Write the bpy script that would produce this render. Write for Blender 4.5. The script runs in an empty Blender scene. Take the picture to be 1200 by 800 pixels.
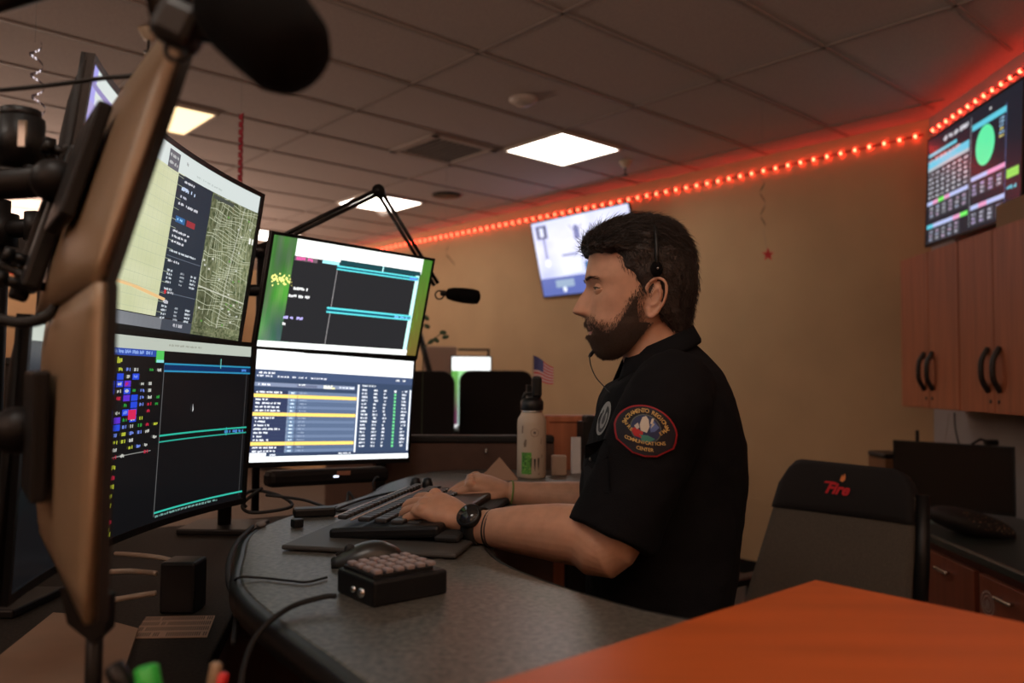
import bpy, bmesh, math, random
import numpy as np
from mathutils import Vector, Matrix, noise
from mathutils.bvhtree import BVHTree
random.seed(7); rng = np.random.default_rng(7)
sc = bpy.context.scene; COL = sc.collection
R_ = math.radians
# ------------------------------------------------------------------ camera, world, exposure
CZ = 1.42                                   # lens height above the floor
F, HOR, ROLL = 945.0, 443.0, 0.009
PITCH = math.atan((HOR-400)/F)
cam_d = bpy.data.cameras.new('camera'); cam = bpy.data.objects.new('camera', cam_d); COL.objects.link(cam)
cam_d.sensor_width = 36; cam_d.lens = F*36/1200; cam_d.clip_start = .02
cam.matrix_world = Matrix.Translation((0, 0, CZ)) @ Matrix.Rotation(math.pi/2+PITCH, 4, 'X') @ Matrix.Rotation(ROLL, 4, 'Z')
cam_d.dof.use_dof = True; cam_d.dof.focus_distance = 1.5; cam_d.dof.aperture_fstop = 3.2
sc.camera = cam
w = bpy.data.worlds.new('world'); sc.world = w; w.use_nodes = True
w.node_tree.nodes['Background'].inputs[0].default_value = (.05, .03, .02, 1)
w.node_tree.nodes['Background'].inputs[1].default_value = .3
vs = sc.view_settings; vs.view_transform = 'Standard'; vs.look = 'None'; vs.exposure = 0; vs.gamma = 1; vs.use_curve_mapping = False
PANEL = 6.5            # brightness of the ceiling panels
SCREEN = 1.5          # brightness of the monitors
def area(name, loc, size, power, col, rot=(0, 0, 0)):
    d = bpy.data.lights.new(name, 'AREA'); d.shape = 'RECTANGLE'; d.size, d.size_y = size; d.energy = power; d.color = col
    o = bpy.data.objects.new(name, d); COL.objects.link(o); o.location = loc; o.rotation_euler = rot; return o
area('fill_up_rear', (-2.6, -2.2, 1.9), (2.5, 1.2), 260, (1, .76, .60), (math.pi, 0, 0))  # added fill aimed at the ceiling, no fixture in the room
area('fill_up_far', (-6.0, 8.0, 1.5), (3, 3), 420, (1, .74, .58), (math.pi, 0, 0))  # added ceiling fill for the far end, without a real lamp
area('fill_up_right', (1.2, -1.2, 1.9), (1.5, 1.0), 90, (1, .72, .52), (math.pi, 0, 0))  # added upward fill behind the camera, no lamp stands there

def ray(px, py):
    x2 = (px-600)/F; u2 = (400-py)/F; c, s = math.cos(ROLL), math.sin(ROLL)
    x = x2*c+u2*s; u = -x2*s+u2*c; c, s = math.cos(PITCH), math.sin(PITCH)
    return Vector((x, c-u*s, s+u*c))
def P(px, py, y):                           # a point seen at (px, py) that stands y metres ahead
    r = ray(px, py); r = r*(y/r.y); return Vector((r.x, r.y, r.z+CZ))
def Z(px, py, z):                           # the same on the level z
    r = ray(px, py); r = r*((z-CZ)/r.z); return Vector((r.x, r.y, z))

# ------------------------------------------------------------------ materials
MATS = {}
def mat(name, col, rough=.6, metal=0, spec=.5, bump=0, bscale=40, vary=0, vscale=8, emit=None, es=0, coat=0, sss=0, wood=None, weave=0, alpha=1):
    if name in MATS: return MATS[name]
    m = bpy.data.materials.new(name); m.use_nodes = True; nt = m.node_tree; N = nt.nodes; L = nt.links
    b = N['Principled BSDF']
    b.inputs['Base Color'].default_value = (*col, 1); b.inputs['Roughness'].default_value = rough
    b.inputs['Metallic'].default_value = metal; b.inputs['Specular IOR Level'].default_value = spec
    b.inputs['Coat Weight'].default_value = coat; b.inputs['Alpha'].default_value = alpha
    if sss: b.inputs['Subsurface Weight'].default_value = sss; b.inputs['Subsurface Radius'].default_value = (.012, .004, .002); b.inputs['Subsurface Scale'].default_value = 1
    if emit: b.inputs['Emission Color'].default_value = (*emit, 1); b.inputs['Emission Strength'].default_value = es
    tc = N.new('ShaderNodeTexCoord')
    src = tc.outputs['Object']
    if wood:
        mp = N.new('ShaderNodeMapping'); mp.inputs['Scale'].default_value = wood; L.new(src, mp.inputs[0]); src2 = mp.outputs[0]
    else: src2 = src
    if vary or wood:
        nz = N.new('ShaderNodeTexNoise'); nz.inputs['Scale'].default_value = vscale; nz.inputs['Detail'].default_value = 6; L.new(src2, nz.inputs['Vector'])
        cr = N.new('ShaderNodeValToRGB'); v = vary or .3
        cr.color_ramp.elements[0].position = .32; cr.color_ramp.elements[1].position = .68
        cr.color_ramp.elements[0].color = (*[max(0, c*(1-v)) for c in col], 1); cr.color_ramp.elements[1].color = (*[min(1, c*(1+v)) for c in col], 1)
        L.new(nz.outputs[0], cr.inputs[0]); L.new(cr.outputs[0], b.inputs['Base Color'])
    if bump or weave:
        if weave:
            t = N.new('ShaderNodeTexVoronoi'); t.inputs['Scale'].default_value = weave; h = t.outputs['Distance']
        else:
            t = N.new('ShaderNodeTexNoise'); t.inputs['Scale'].default_value = bscale; t.inputs['Detail'].default_value = 4; h = t.outputs[0]
        L.new(src, t.inputs['Vector'])
        bp = N.new('ShaderNodeBump'); bp.inputs['Strength'].default_value = bump or .3; bp.inputs['Distance'].default_value = .003
        L.new(h, bp.inputs['Height']); L.new(bp.outputs[0], b.inputs['Normal'])
    MATS[name] = m; return m
def screen_mat(name, strength, rough=.22):
    m = mat(name, (.004, .004, .005), rough=rough, spec=.22)
    nt = m.node_tree; a = nt.nodes.new('ShaderNodeAttribute'); a.attribute_name = 'col'
    b = nt.nodes['Principled BSDF']; nt.links.new(a.outputs['Color'], b.inputs['Emission Color']); b.inputs['Emission Strength'].default_value = strength
    return m
def col_mat(name, rough=.6):                # colour of printed or stitched marks
    m = mat(name, (.5, .5, .5), rough=rough, spec=.3)
    nt = m.node_tree; a = nt.nodes.new('ShaderNodeAttribute'); a.attribute_name = 'col'
    nt.links.new(a.outputs['Color'], nt.nodes['Principled BSDF'].inputs['Base Color']); return m
M_black = mat('black_plastic', (.006, .006, .0065), spec=.35, rough=.42, bump=.15, bscale=300)
M_dark = mat('dark_plastic', (.009, .008, .008), rough=.5, spec=.3)
M_rubber = mat('black_rubber', (.008, .008, .008), rough=.7)
M_metal = mat('dark_metal', (.009, .008, .008), rough=.45, metal=.2, spec=.3)
M_chrome = mat('chrome', (.6, .58, .55), rough=.25, metal=1)
M_print = col_mat('printed')
M_foam = mat('black_foam', (.005, .0045, .0045), spec=.1, rough=.95, bump=.8, bscale=500)

# ------------------------------------------------------------------ mesh helper
class MB:
    def __init__(s): s.v = []; s.f = []; s.c = []; s.sm = []
    def add(s, vs_, fs, col=None, smooth=False):
        o = len(s.v); s.v += [tuple(v) for v in vs_]
        for f in fs: s.f.append(tuple(i+o for i in f)); s.c.append(col); s.sm.append(smooth)
        return s
    def box(s, c, d, rot=None, bev=0, col=None, seg=2):
        bm = bmesh.new(); bmesh.ops.create_cube(bm, size=1)
        for v in bm.verts: v.co = Vector((v.co.x*d[0], v.co.y*d[1], v.co.z*d[2]))
        if bev: bmesh.ops.bevel(bm, geom=list(bm.edges), offset=min(bev, min(d)*.48), segments=seg, profile=.5, affect='EDGES')
        R = rot if rot is not None else Matrix.Identity(3)
        if not isinstance(R, Matrix): R = Matrix.Rotation(R, 3, 'Z')
        s.add([R @ v.co + Vector(c) for v in bm.verts], [[v.index for v in f.verts] for f in bm.faces], col, False); bm.free(); return s
    def tube(s, pts, r, n=10, col=None, cap=True, flat=1.0):
        pts = [Vector(p) for p in pts]; k = len(pts); rr = r if isinstance(r, (list, tuple)) else [r]*k
        V = []; up = Vector((0, 0, 1)); prev = None
        for i, p in enumerate(pts):
            t = (pts[min(i+1, k-1)]-pts[max(i-1, 0)]).normalized()
            if prev is None:
                a = t.cross(up); a = a.normalized() if a.length > .05 else t.cross(Vector((1, 0, 0))).normalized()
            else: a = (prev-t*prev.dot(t)).normalized()
            prev = a; b = t.cross(a)
            for j in range(n):
                q = 2*math.pi*j/n; V.append(p+(a*math.cos(q)+b*math.sin(q)*flat)*rr[i])
        Fs = [(i*n+j, i*n+(j+1) % n, (i+1)*n+(j+1) % n, (i+1)*n+j) for i in range(k-1) for j in range(n)]
        if cap: Fs += [tuple(range(n))[::-1], tuple((k-1)*n+j for j in range(n))]
        return s.add(V, Fs, col, True)
    def cyl(s, a, b, r, n=20, col=None, r2=None): return s.tube([a, b], [r, r if r2 is None else r2], n, col)
    def lathe(s, prof, c=(0, 0, 0), n=28, rot=None, col=None, ax=None):   # prof: (radius, height)
        R = rot if rot is not None else Matrix.Identity(3); c = Vector(c); V = []
        for (r, z) in prof:
            for j in range(n): q = 2*math.pi*j/n; V.append(R @ Vector((r*math.cos(q), r*math.sin(q), z))+c)
        k = len(prof); Fs = [(i*n+j, i*n+(j+1) % n, (i+1)*n+(j+1) % n, (i+1)*n+j) for i in range(k-1) for j in range(n)]
        Fs += [tuple(range(n))[::-1], tuple((k-1)*n+j for j in range(n))]
        return s.add(V, Fs, col, True)
    def ball(s, c, r, n=14, rot=None, col=None):
        r = (r, r, r) if not isinstance(r, (tuple, list)) else r; R = rot if rot is not None else Matrix.Identity(3); V = []
        for i in range(n+1):
            a = math.pi*(i+.0001)/(n+.0002)
            for j in range(2*n):
                q = math.pi*j/n; V.append(R @ Vector((r[0]*math.sin(a)*math.cos(q), r[1]*math.sin(a)*math.sin(q), r[2]*math.cos(a)))+Vector(c))
        m = 2*n; Fs = [(i*m+j, (i+1)*m+j, (i+1)*m+(j+1) % m, i*m+(j+1) % m) for i in range(n) for j in range(m)]
        return s.add(V, Fs, col, True)
    def prism(s, poly, z0, z1, col=None):   # horizontal polygon, extruded
        n = len(poly); V = [(x, y, z0) for x, y in poly]+[(x, y, z1) for x, y in poly]
        Fs = [tuple(range(n))[::-1], tuple(range(n, 2*n))]+[(i, (i+1) % n, n+(i+1) % n, n+i) for i in range(n)]
        return s.add(V, Fs, col)
    def slab(s, poly, O, U, Vv, t, col=None):   # polygon in the plane O,U,V, thickness t along U x V
        O, U, Vv = Vector(O), Vector(U), Vector(Vv); N = U.cross(Vv).normalized(); n = len(poly)
        A = [O+U*a+Vv*b for a, b in poly]; B = [p+N*t for p in A]
        Fs = [tuple(range(n))[::-1], tuple(range(n, 2*n))]+[(i, (i+1) % n, n+(i+1) % n, n+i) for i in range(n)]
        return s.add(A+B, Fs, col)
    def loft(s, rings, col=None, cap=True, smooth=True):
        n = len(rings[0]); V = [p for r in rings for p in r]; k = len(rings)
        Fs = [(i*n+j, i*n+(j+1) % n, (i+1)*n+(j+1) % n, (i+1)*n+j) for i in range(k-1) for j in range(n)]
        if cap: Fs += [tuple(range(n))[::-1], tuple((k-1)*n+j for j in range(n))]
        return s.add(V, Fs, col, smooth)
    def text(s, body, size, O, U, Vv, depth=.0006, col=None, align='CENTER', bold=0, fn=None):
        cu = bpy.data.curves.new('t', 'FONT'); cu.body = body; cu.size = size; cu.align_x = align; cu.align_y = 'CENTER'; cu.offset = bold; cu.resolution_u = 3
        o = bpy.data.objects.new('t', cu); me = o.to_mesh()
        O, U, Vv = Vector(O), Vector(U).normalized(), Vector(Vv).normalized(); N = U.cross(Vv)
        V = [(fn(v.co.x, v.co.y) if fn else O+U*v.co.x+Vv*v.co.y+N*depth) for v in me.vertices]
        s.add(V, [tuple(p.vertices) for p in me.polygons], col); o.to_mesh_clear(); bpy.data.objects.remove(o); bpy.data.curves.remove(cu); return s

WM = {}                                      # world matrices of what has been built
def setp(o, label=None, cat=None, group=None, kind=None):
    if label: o['label'] = label
    if cat: o['category'] = cat
    if group: o['group'] = group
    if kind: o['kind'] = kind
    return o
def thing(name, label, cat, loc=(0, 0, 0), rotz=0, group=None, M=None):
    o = bpy.data.objects.new(name, None); COL.objects.link(o); o.empty_display_size = .05
    m = M if M is not None else Matrix.Translation(loc) @ Matrix.Rotation(rotz, 4, 'Z')
    o.matrix_world = m; WM[o.name] = m.copy(); return setp(o, label, cat, group)
def obj(name, mb, m, parent=None, world=True, bevel=0, auto=True):
    me = bpy.data.meshes.new(name); V = mb.v
    if parent is not None and world:
        inv = WM[parent.name].inverted(); V = [inv @ Vector(v) for v in V]
    me.from_pydata([tuple(v) for v in V], [], mb.f)
    me.polygons.foreach_set('use_smooth', mb.sm)
    if any(c is not None for c in mb.c):
        a = me.color_attributes.new('col', 'FLOAT_COLOR', 'CORNER'); buf = np.zeros((len(me.loops), 4), dtype=np.float32); buf[:, 3] = 1
        i = 0
        for f, c in zip(mb.f, mb.c):
            if c is not None: buf[i:i+len(f), :3] = c
            i += len(f)
        a.data.foreach_set('color', buf.ravel())
    me.materials.append(m)
    bm = bmesh.new(); bm.from_mesh(me); bmesh.ops.recalc_face_normals(bm, faces=bm.faces) if auto else None; bm.to_mesh(me); bm.free()
    me.update()
    o = bpy.data.objects.new(name, me); COL.objects.link(o)
    if parent is not None:
        o.parent = parent; WM[o.name] = WM[parent.name].copy()
    else: WM[o.name] = Matrix.Identity(4)
    if bevel:
        b = o.modifiers.new('b', 'BEVEL'); b.width = bevel; b.segments = 2; b.limit_method = 'ANGLE'
    return o
def solo(name, mb, m, label, cat, group=None, bevel=0, loc=None):   # a thing of one mesh; its origin at loc
    me_o = None
    if loc is not None: mb.v = [tuple(Vector(v)-Vector(loc)) for v in mb.v]
    o = obj(name, mb, m, bevel=bevel); o.location = loc or (0, 0, 0); WM[o.name] = Matrix.Translation(loc or (0, 0, 0)); return setp(o, label, cat, group)
def struct(name, mb, m, parent=None):
    o = obj(name, mb, m, parent)
    if parent is None: o['kind'] = 'structure'
    return o
def dup(root, M, label=None, name=None):
    r = root.copy(); COL.objects.link(r); r.matrix_world = M; WM[r.name] = M.copy()
    if label: r['label'] = label
    def rec(a, b):
        for ch in list(a.children):
            c = ch.copy(); COL.objects.link(c); c.parent = b; WM[c.name] = M.copy(); rec(ch, c)
    rec(root, r); return r
def smoothpts(pts, k=6):                     # Catmull-Rom
    pts = [Vector(p) for p in pts]; out = []
    for i in range(len(pts)-1):
        p0, p1, p2, p3 = pts[max(i-1, 0)], pts[i], pts[i+1], pts[min(i+2, len(pts)-1)]
        for j in range(k):
            t = j/k; out.append(.5*((2*p1)+(p2-p0)*t+(2*p0-5*p1+4*p2-p3)*t*t+(3*p1-p0-3*p2+p3)*t**3))
    return out+[pts[-1]]
def cable(name, pts, r, label, m=None, cat='cable', group=None):
    pts = smoothpts(pts); mb = MB().tube(pts, r, 8); return solo(name, mb, m or M_rubber, label, cat, group, loc=tuple(pts[0]))

# ------------------------------------------------------------------ the room
EU = Vector((.6613, -.7501, 0)); EN = Vector((.7501, .6613, 0)); ang = math.atan2(EU.y, EU.x)
U0, V0, TL = -4.379, 2.535, .61
CH = CZ+1.66                                # ceiling height
def G(u, v, z=CH):                           # ceiling grid cell -> world
    p = EU*(U0+u*TL)+EN*(V0+v*TL); return Vector((p.x, p.y, z))
M_wall = mat('wall_paint', (.50, .335, .185), rough=.85, bump=.25, bscale=160, vary=.05, vscale=2.5)
M_wall2 = mat('wall_paint_grey', (.33, .31, .30), rough=.85, bump=.25, bscale=160, vary=.04)
M_tile = mat('ceiling_tile', (.42, .345, .32), rough=.95, bump=.5, bscale=220, vary=.08, vscale=90)
M_bar = mat('ceiling_bar', (.28, .225, .205), rough=.7)
M_floor = mat('carpet', (.09, .07, .055), rough=1, bump=.9, bscale=300, vary=.35, vscale=60)
C0 = Vector((2.622, 5.02, 0)); W1 = C0-EU*12.3; W2 = W1-EN*12; D1 = Vector((2.15, -2.5, 0)); D2 = Vector((-7, -6.5, 0))
def wall(name, a, b, m, h=CH):
    d = (b-a).normalized(); n = Vector((0, 0, 1)).cross(d); th = .12
    cen = Vector((0, 2, 0))
    if (cen-a).dot(n) > 0: n = -n
    mb = MB().prism([(a.x, a.y), (b.x, b.y), ((b+n*th).x, (b+n*th).y), ((a+n*th).x, (a+n*th).y)], 0, h)
    struct(name, mb, m)
    bb = MB(); q = -n*.012; bb.prism([((a+q).x, (a+q).y), ((b+q).x, (b+q).y), (b.x, b.y), (a.x, a.y)], 0, .1)
    struct(name.replace('wall', 'baseboard'), bb, M_dark)
wall('wall_back', C0, W1, M_wall); wall('wall_right', C0, D1, M_wall2); wall('wall_far', W1, W2, M_wall); wall('wall_rear', D1, D2, M_wall); wall('wall_left', D2, W2, M_wall)
poly = [(p.x, p.y) for p in (C0, W1, W2, D2, D1)]
struct('floor', MB().prism(poly, -.1, 0), M_floor)
struct('ceiling', MB().prism(poly, CH, CH+.1), M_tile)
def inpoly(p):
    r = False; n = len(poly)
    for i in range(n):
        (x1, y1), (x2, y2) = poly[i], poly[(i+1) % n]
        if (y1 > p.y) != (y2 > p.y) and p.x < (x2-x1)*(p.y-y1)/(y2-y1)+x1: r = not r
    return r
bars = MB()
def bar(a, b):                               # a T-bar between two grid points, kept inside the room
    n = 120; run = None
    for i in range(n+1):
        p = a.lerp(b, i/n); ok = inpoly(p)
        if ok and run is None: run = p
        if (not ok or i == n) and run is not None:
            q = a.lerp(b, max(i-1, 0)/n); d = q-run
            if d.length > .1: bars.box((run+q)/2-Vector((0, 0, .004)), (d.length, .020, .007), rot=math.atan2(d.y, d.x))
            run = None
for v in range(-26, 6, 2): bar(G(-24, v), G(14, v))
for u in range(-24, 15): bar(G(u, -26), G(u, 5))
struct('trim_1', bars, M_bar)

# ceiling light panels
M_panel = mat('light_diffuser', (.9, .85, .75), rough=.5, emit=(1, .72, .38), es=1.9)
M_panelb = mat('light_diffuser_white', (.9, .88, .8), rough=.5, emit=(1, .92, .82), es=PANEL*1.5)
M_frame = mat('light_frame', (.6, .52, .45), rough=.5)
def light(u, v, label, m):
    c = G(u+.5, v+.5, CH-.012); t = thing('ceiling_light', label, 'ceiling light', c, ang, group='square ceiling light panels')
    fr = MB(); h = .305
    for sx, sy, dx, dy in ((0, 1, 2*h, .02), (0, -1, 2*h, .02), (1, 0, .02, 2*h), (-1, 0, .02, 2*h)): fr.box((sx*(h-.01), sy*(h-.01), 0), (dx, dy, .022), bev=.003)
    obj('frame', fr, M_frame, t, world=False)
    obj('diffuser', MB().box((0, 0, .002), (2*h-.04, 2*h-.04, .012)), m, t, world=False); return t
light(0, 2, 'bright white square ceiling panel to the left of the smoke detector, above the wall television', M_panelb)
light(-4, 2, 'bright square ceiling panel seen behind the elbow of the microphone boom', M_panelb)
light(-8, 2, 'far square ceiling panel just above the top left corner of the middle monitors', M_panelb)
light(-2, -2, 'warm square ceiling panel cut by the leaning back of the near monitor', M_panel)
light(-6, -2, 'warm square ceiling panel at the far left edge behind the monitor arm', M_panel)
for k, (u, v, l) in enumerate(((3, -7, 'added unseen ceiling panel behind the camera on the left'), (-5, -6, 'added ceiling panel deep on the left outside the picture'), (6, -5, 'added unseen ceiling panel behind the camera on the right'))):  # extra panels out of view, added to light the room
    light(u, v, l, M_panelb)
# vent, speaker, detectors, sprinklers, camera domes
M_vent = mat('vent_paint', (.36, .29, .26), rough=.7)
c = G(-.5, 1.5, CH-.01); t = thing('ceiling_vent', 'square louvred air vent in a ceiling tile', 'vent', c, ang)
fr = MB()
for sx, sy, dx, dy in ((0, 1, .58, .06), (0, -1, .58, .06), (1, 0, .06, .58), (-1, 0, .06, .58)): fr.box((sx*.26, sy*.26, 0), (dx, dy, .02), bev=.006)
obj('frame', fr, M_vent, t, world=False)
obj('backing', MB().box((0, 0, .008), (.5, .5, .004)), M_dark, t, world=False)
for k in range(9): obj('slat', MB().box((0, -.2+k*.05, 0), (.47, .024, .003), rot=Matrix.Rotation(R_(18), 3, 'X')), M_vent, t, world=False)
def disc_at(px, py, name, label, cat, prof, m):
    r = ray(px, py); p = r*(1.655/r.z); o = solo(name, MB().lathe([(a, -b) for a, b in prof], (p.x, p.y, CH)), m, label, cat, loc=(p.x, p.y, CH)); return o
disc_at(520, 230, 'ceiling_speaker', 'round dark speaker grille flush in the ceiling', 'speaker', [(.13, 0), (.13, .012), (.11, .016), (.02, .018)], M_dark)
disc_at(608, 116, 'smoke_detector', 'small white round smoke detector on the ceiling', 'smoke detector', [(.085, 0), (.085, .014), (.06, .03), (.045, .042), (.01, .045)], mat('white_plastic', (.5, .42, .38), rough=.5))
disc_at(447, 249, 'camera_dome', 'small clear camera dome on the ceiling beside the far light panel', 'camera', [(.08, 0), (.08, .02), (.05, .05), (.02, .07), (.005, .075)], mat('white_plastic', (.5, .42, .38)))
for px, py, lab in ((168, 44, 'fire sprinkler with cream cone hanging above the monitor back'), (729, 187, 'small fire sprinkler on the ceiling above the wall television')):
    r = ray(px, py); p = r*(1.655/r.z); p = Vector((p.x, p.y, CH)); t = thing('fire_sprinkler', lab, 'sprinkler', p)
    obj('escutcheon', MB().lathe([(.05, 0), (.045, -.012), (.022, -.05), (.018, -.052)], p), mat('cream', (.55, .44, .33), rough=.5), t)
    obj('stem', MB().cyl(p+Vector((0, 0, -.04)), p+Vector((0, 0, -.11)), .006).lathe([(.004, -.10), (.022, -.108), (.022, -.112), (.004, -.114)], p), M_dark, t)
# the wall flag bracket of conduit near the television is left to the strip's wiring below
# LED strips
M_led = mat('red_led', (1, .2, .1), emit=(1, .040, .018), es=44)
M_tape = mat('led_tape', (.25, .05, .04), rough=.5)
def ledstrip(name, pts, label, step):
    t = thing(name, label, 'light strip', pts[0]); obj('tape', MB().tube(pts, .006, 6), M_tape, t); n = 0
    for a, b in zip(pts[:-1], pts[1:]):
        d = b-a; k = int(d.length/step)
        for i in range(k):
            if n >= 99: return
            o = bpy.data.objects.new('diode', ledme); COL.objects.link(o); o.parent = t; o.location = a+d*((i+.5)/k)-pts[0]; n += 1
led = MB().ball((0, 0, 0), (.0095, .0095, .0105), 5); _o = obj('diode', led, M_led); ledme = _o.data; bpy.data.objects.remove(_o)
zl = CH-.10
off = -EN*.02
def LW(d, dz=0): p = C0-EU*d+off; return Vector((p.x, p.y, zl+dz))
ledstrip('led_strip', [LW(.03), LW(1.6, -.025), LW(3.2, -.02), LW(6.0), LW(8.0, -.01)], 'string of red lights along the top of the back wall', .098)
dR = (D1-C0).normalized(); oR = Vector((-.02, 0, 0))
ledstrip('led_strip', [C0+oR+Vector((0, -.04, zl)), C0+oR+dR*1.0+Vector((0, 0, zl)), C0+oR+dR*2.0+Vector((0, 0, zl+.01))], 'string of red lights climbing to the right edge above the wall screen', .085)
f0 = W1+EU*.05-EN*.3+Vector((0, 0, zl)); ledstrip('led_strip', [f0, f0-EN*6], 'distant string of red lights seen low at the far left edge', .2)

# ------------------------------------------------------------------ screens
class Scr:                                   # drawing on a (curved) display, u right, v down, both 0..1
    def __init__(s, W, H, R=0): s.W, s.H, s.R, s.mb, s.k = W, H, R, MB(), 0
    def pt(s, u, v, lay=0):
        x = (u-.5)*s.W
        if s.R: a = x/s.R; return (s.R*math.sin(a), -s.R*(1-math.cos(a))-.0004*lay, (.5-v)*s.H)
        return (x, -.0004*lay, (.5-v)*s.H)
    def rect(s, u0, v0, u1, v1, col, lay=1):
        n = max(1, int((u1-u0)*s.W/.02)) if s.R else 1
        for i in range(n):
            a, b = u0+(u1-u0)*i/n, u0+(u1-u0)*(i+1)/n
            s.mb.add([s.pt(a, v1, lay), s.pt(b, v1, lay), s.pt(b, v0, lay), s.pt(a, v0, lay)], [(0, 1, 2, 3)], col)
        return s
    def line(s, pts, wd, col, lay=2):
        for (a, b), (c, d) in zip(pts[:-1], pts[1:]):
            dx, dy = (c-a)*s.W, (d-b)*s.H; l = math.hypot(dx, dy) or 1; nx, ny = -dy/l*wd/2/s.W, dx/l*wd/2/s.H
            s.mb.add([s.pt(a+nx, b+ny, lay), s.pt(c+nx, d+ny, lay), s.pt(c-nx, d-ny, lay), s.pt(a-nx, b-ny, lay)], [(0, 1, 2, 3)], col)
        return s
    def words(s, u, v, w_, h, col, lay=3, gap=.35):   # a line of small type, too small to read
        x = u; ch = h*s.H/s.W*.62
        while x < u+w_:
            n = random.randint(2, 7)
            for _ in range(n):
                if x+ch > u+w_: return s
                if random.random() < .93: s.rect(x, v+random.choice((0, 0, h*.22)), x+ch*.78, v+h*random.choice((1, 1, .8)), col, lay)
                x += ch
            x += ch*1.1
        return s
    def disc(s, u, v, r, col, lay=3, n=32):
        s.mb.add([s.pt(u+r*math.cos(i*2*math.pi/n)/s.W, v+r*math.sin(i*2*math.pi/n)/s.H, lay) for i in range(n)], [tuple(range(n))], col); return s
    def cells(s, u0, v0, u1, v1, nx, ny, fn, lay=1):
        for i in range(nx):
            for j in range(ny):
                a = u0+(u1-u0)*i/nx; b = v0+(v1-v0)*j/ny
                c = fn((i+.5)/nx, (j+.5)/ny)
                if c is not None: s.rect(a, b, a+(u1-u0)/nx, b+(v1-v0)/ny, c, lay)
        return s
def sc_frame(q):
    x, y, z, yaw, tilt, rol = q
    n0 = Vector((math.cos(yaw), math.sin(yaw), 0)); rt = Vector((-math.sin(yaw), math.cos(yaw), 0)); u = Vector((0, 0, 1))
    n = n0*math.cos(tilt)-u*math.sin(tilt); up = u*math.cos(tilt)+n0*math.sin(tilt)
    c, s = math.cos(rol), math.sin(rol); X = rt*c+up*s; Zv = up*c-rt*s; Y = -n
    M = Matrix(((X.x, Y.x, Zv.x, x), (X.y, Y.y, Zv.y, y), (X.z, Y.z, Zv.z, z+CZ), (0, 0, 0, 1))); return M
M_scr = screen_mat('screen', SCREEN)
M_back = mat('monitor_back', (.25, .17, .10), rough=.42, metal=.2, bump=.05, bscale=90)  # tan holds the warm light reflected by grey plastic
def monitor(name, q, S, label, cat='monitor', bez=.008, chin=.012, depth=.022, hump=.045, back=None, smat=None, group=None, vesa=True):
    M = sc_frame(q); t = thing(name, label, cat, M=M, group=group); W, H, R = S.W, S.H, S.R
    N = 24 if R else 2
    def ln(x): return -(R-math.sqrt(max(R*R-x*x, 0))) if R else 0
    h1, h0 = H/2+bez, -H/2-chin; xs = [(-W/2-bez)+(W+2*bez)*i/N for i in range(N+1)]
    # bezel: ring in front
    fr = MB()
    def strip(za, zb, xa, xb):
        k = [x for x in xs if xa <= x <= xb] or [xa, xb]
        if k[0] > xa: k = [xa]+k
        if k[-1] < xb: k = k+[xb]
        rings = [[(x, ln(x)-.0025, za), (x, ln(x)-.0025, zb), (x, ln(x)+depth*.5, zb), (x, ln(x)+depth*.5, za)] for x in k]
        fr.loft(rings, smooth=False)
    strip(H/2, h1, xs[0], xs[-1]); strip(h0, -H/2, xs[0], xs[-1]); strip(-H/2, H/2, xs[0], -W/2); strip(-H/2, H/2, W/2, xs[-1])
    obj('bezel', fr, M_black, t, world=False)
    # back shell bulging at the middle
    rings = []
    for i in range(25):
        x = xs[0]+(xs[-1]-xs[0])*i/24; s_ = abs(x)/(W/2+bez); bul = hump*max(0, 1-s_**6); r = []
        for k in range(13):
            z = h0+(h1-h0)*k/12; e = abs(2*k/12-1); r.append((x, ln(x)+depth*.55+.004+bul*max(0, 1-e**6.0), z))
        r = r+[(x, ln(x)+depth*.3, h1), (x, ln(x)+depth*.3, h0)]
        rings.append(r)
    obj('back_shell', MB().loft(rings), back or M_dark, t, world=False)
    S.rect(0, 0, 1, 1, (.004, .004, .005), 0)
    obj('screen', S.mb, smat or M_scr, t, world=False, auto=False)
    if vesa: obj('mount_plate', MB().box((0, depth+hump+.008, 0), (.12, .014, .12), bev=.003), M_metal, t, world=False)
    return t, M

WHT = (.95, .98, .95); TEAL = (.03, .55, .55); CY = (.10, .62, .66)
# middle upper: dark log window over a green wallpaper
def wallgreen(a, b):
    n = noise.noise(Vector((a*2.2, b*3, 1)))*.5+.5; k = .5+.5*noise.noise(Vector((a*6, b*5, 9)))
    return (.03+.14*n*k, .08+.34*n*n, .02+.05*k+.10*max(0, b-.55))
S = Scr(.531, .299)
S.cells(0, 0, .17, 1, 14, 44, wallgreen); S.cells(.93, 0, 1, 1, 6, 44, lambda a, b: (.05+.08*b, .09+.15*noise.noise(Vector((a*4, b*5, 3)))**2+.07*(1-b), .02))
for _ in range(60): S.disc(.02+random.random()*.12, .385+random.gauss(0, .022), .0025, (.9, .85, .25), 2, 7)
S.rect(.13, 0, .935, .155, WHT, 2); S.rect(.125, .155, .93, .94, (.018, .018, .02), 2)
S.rect(.0, .945, .93, 1, WHT, 4); S.rect(.90, .15, .925, .95, (.55, .9, .85), 3)
S.rect(.13, .155, .26, .195, (.15, .10, .12), 3); S.words(.14, .16, .10, .03, (.75, .1, .35), 4); S.rect(.29, .158, .39, .185, (.35, .8, .85), 4)
S.rect(.395, .13, .93, .175, (.01, .05, .06), 4); S.rect(.38, .185, .92, .20, CY, 5); S.rect(.38, .215, .92, .228, CY, 5); S.rect(.38, .2, .92, .215, (.01, .07, .12), 5)
S.rect(.665, .12, .672, .185, (.5, .9, .9), 6); S.rect(.86, .2, .91, .222, (.1, .2, .8), 6)
S.rect(.383, .23, .386, .95, (.35, .33, .33), 3)
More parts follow.
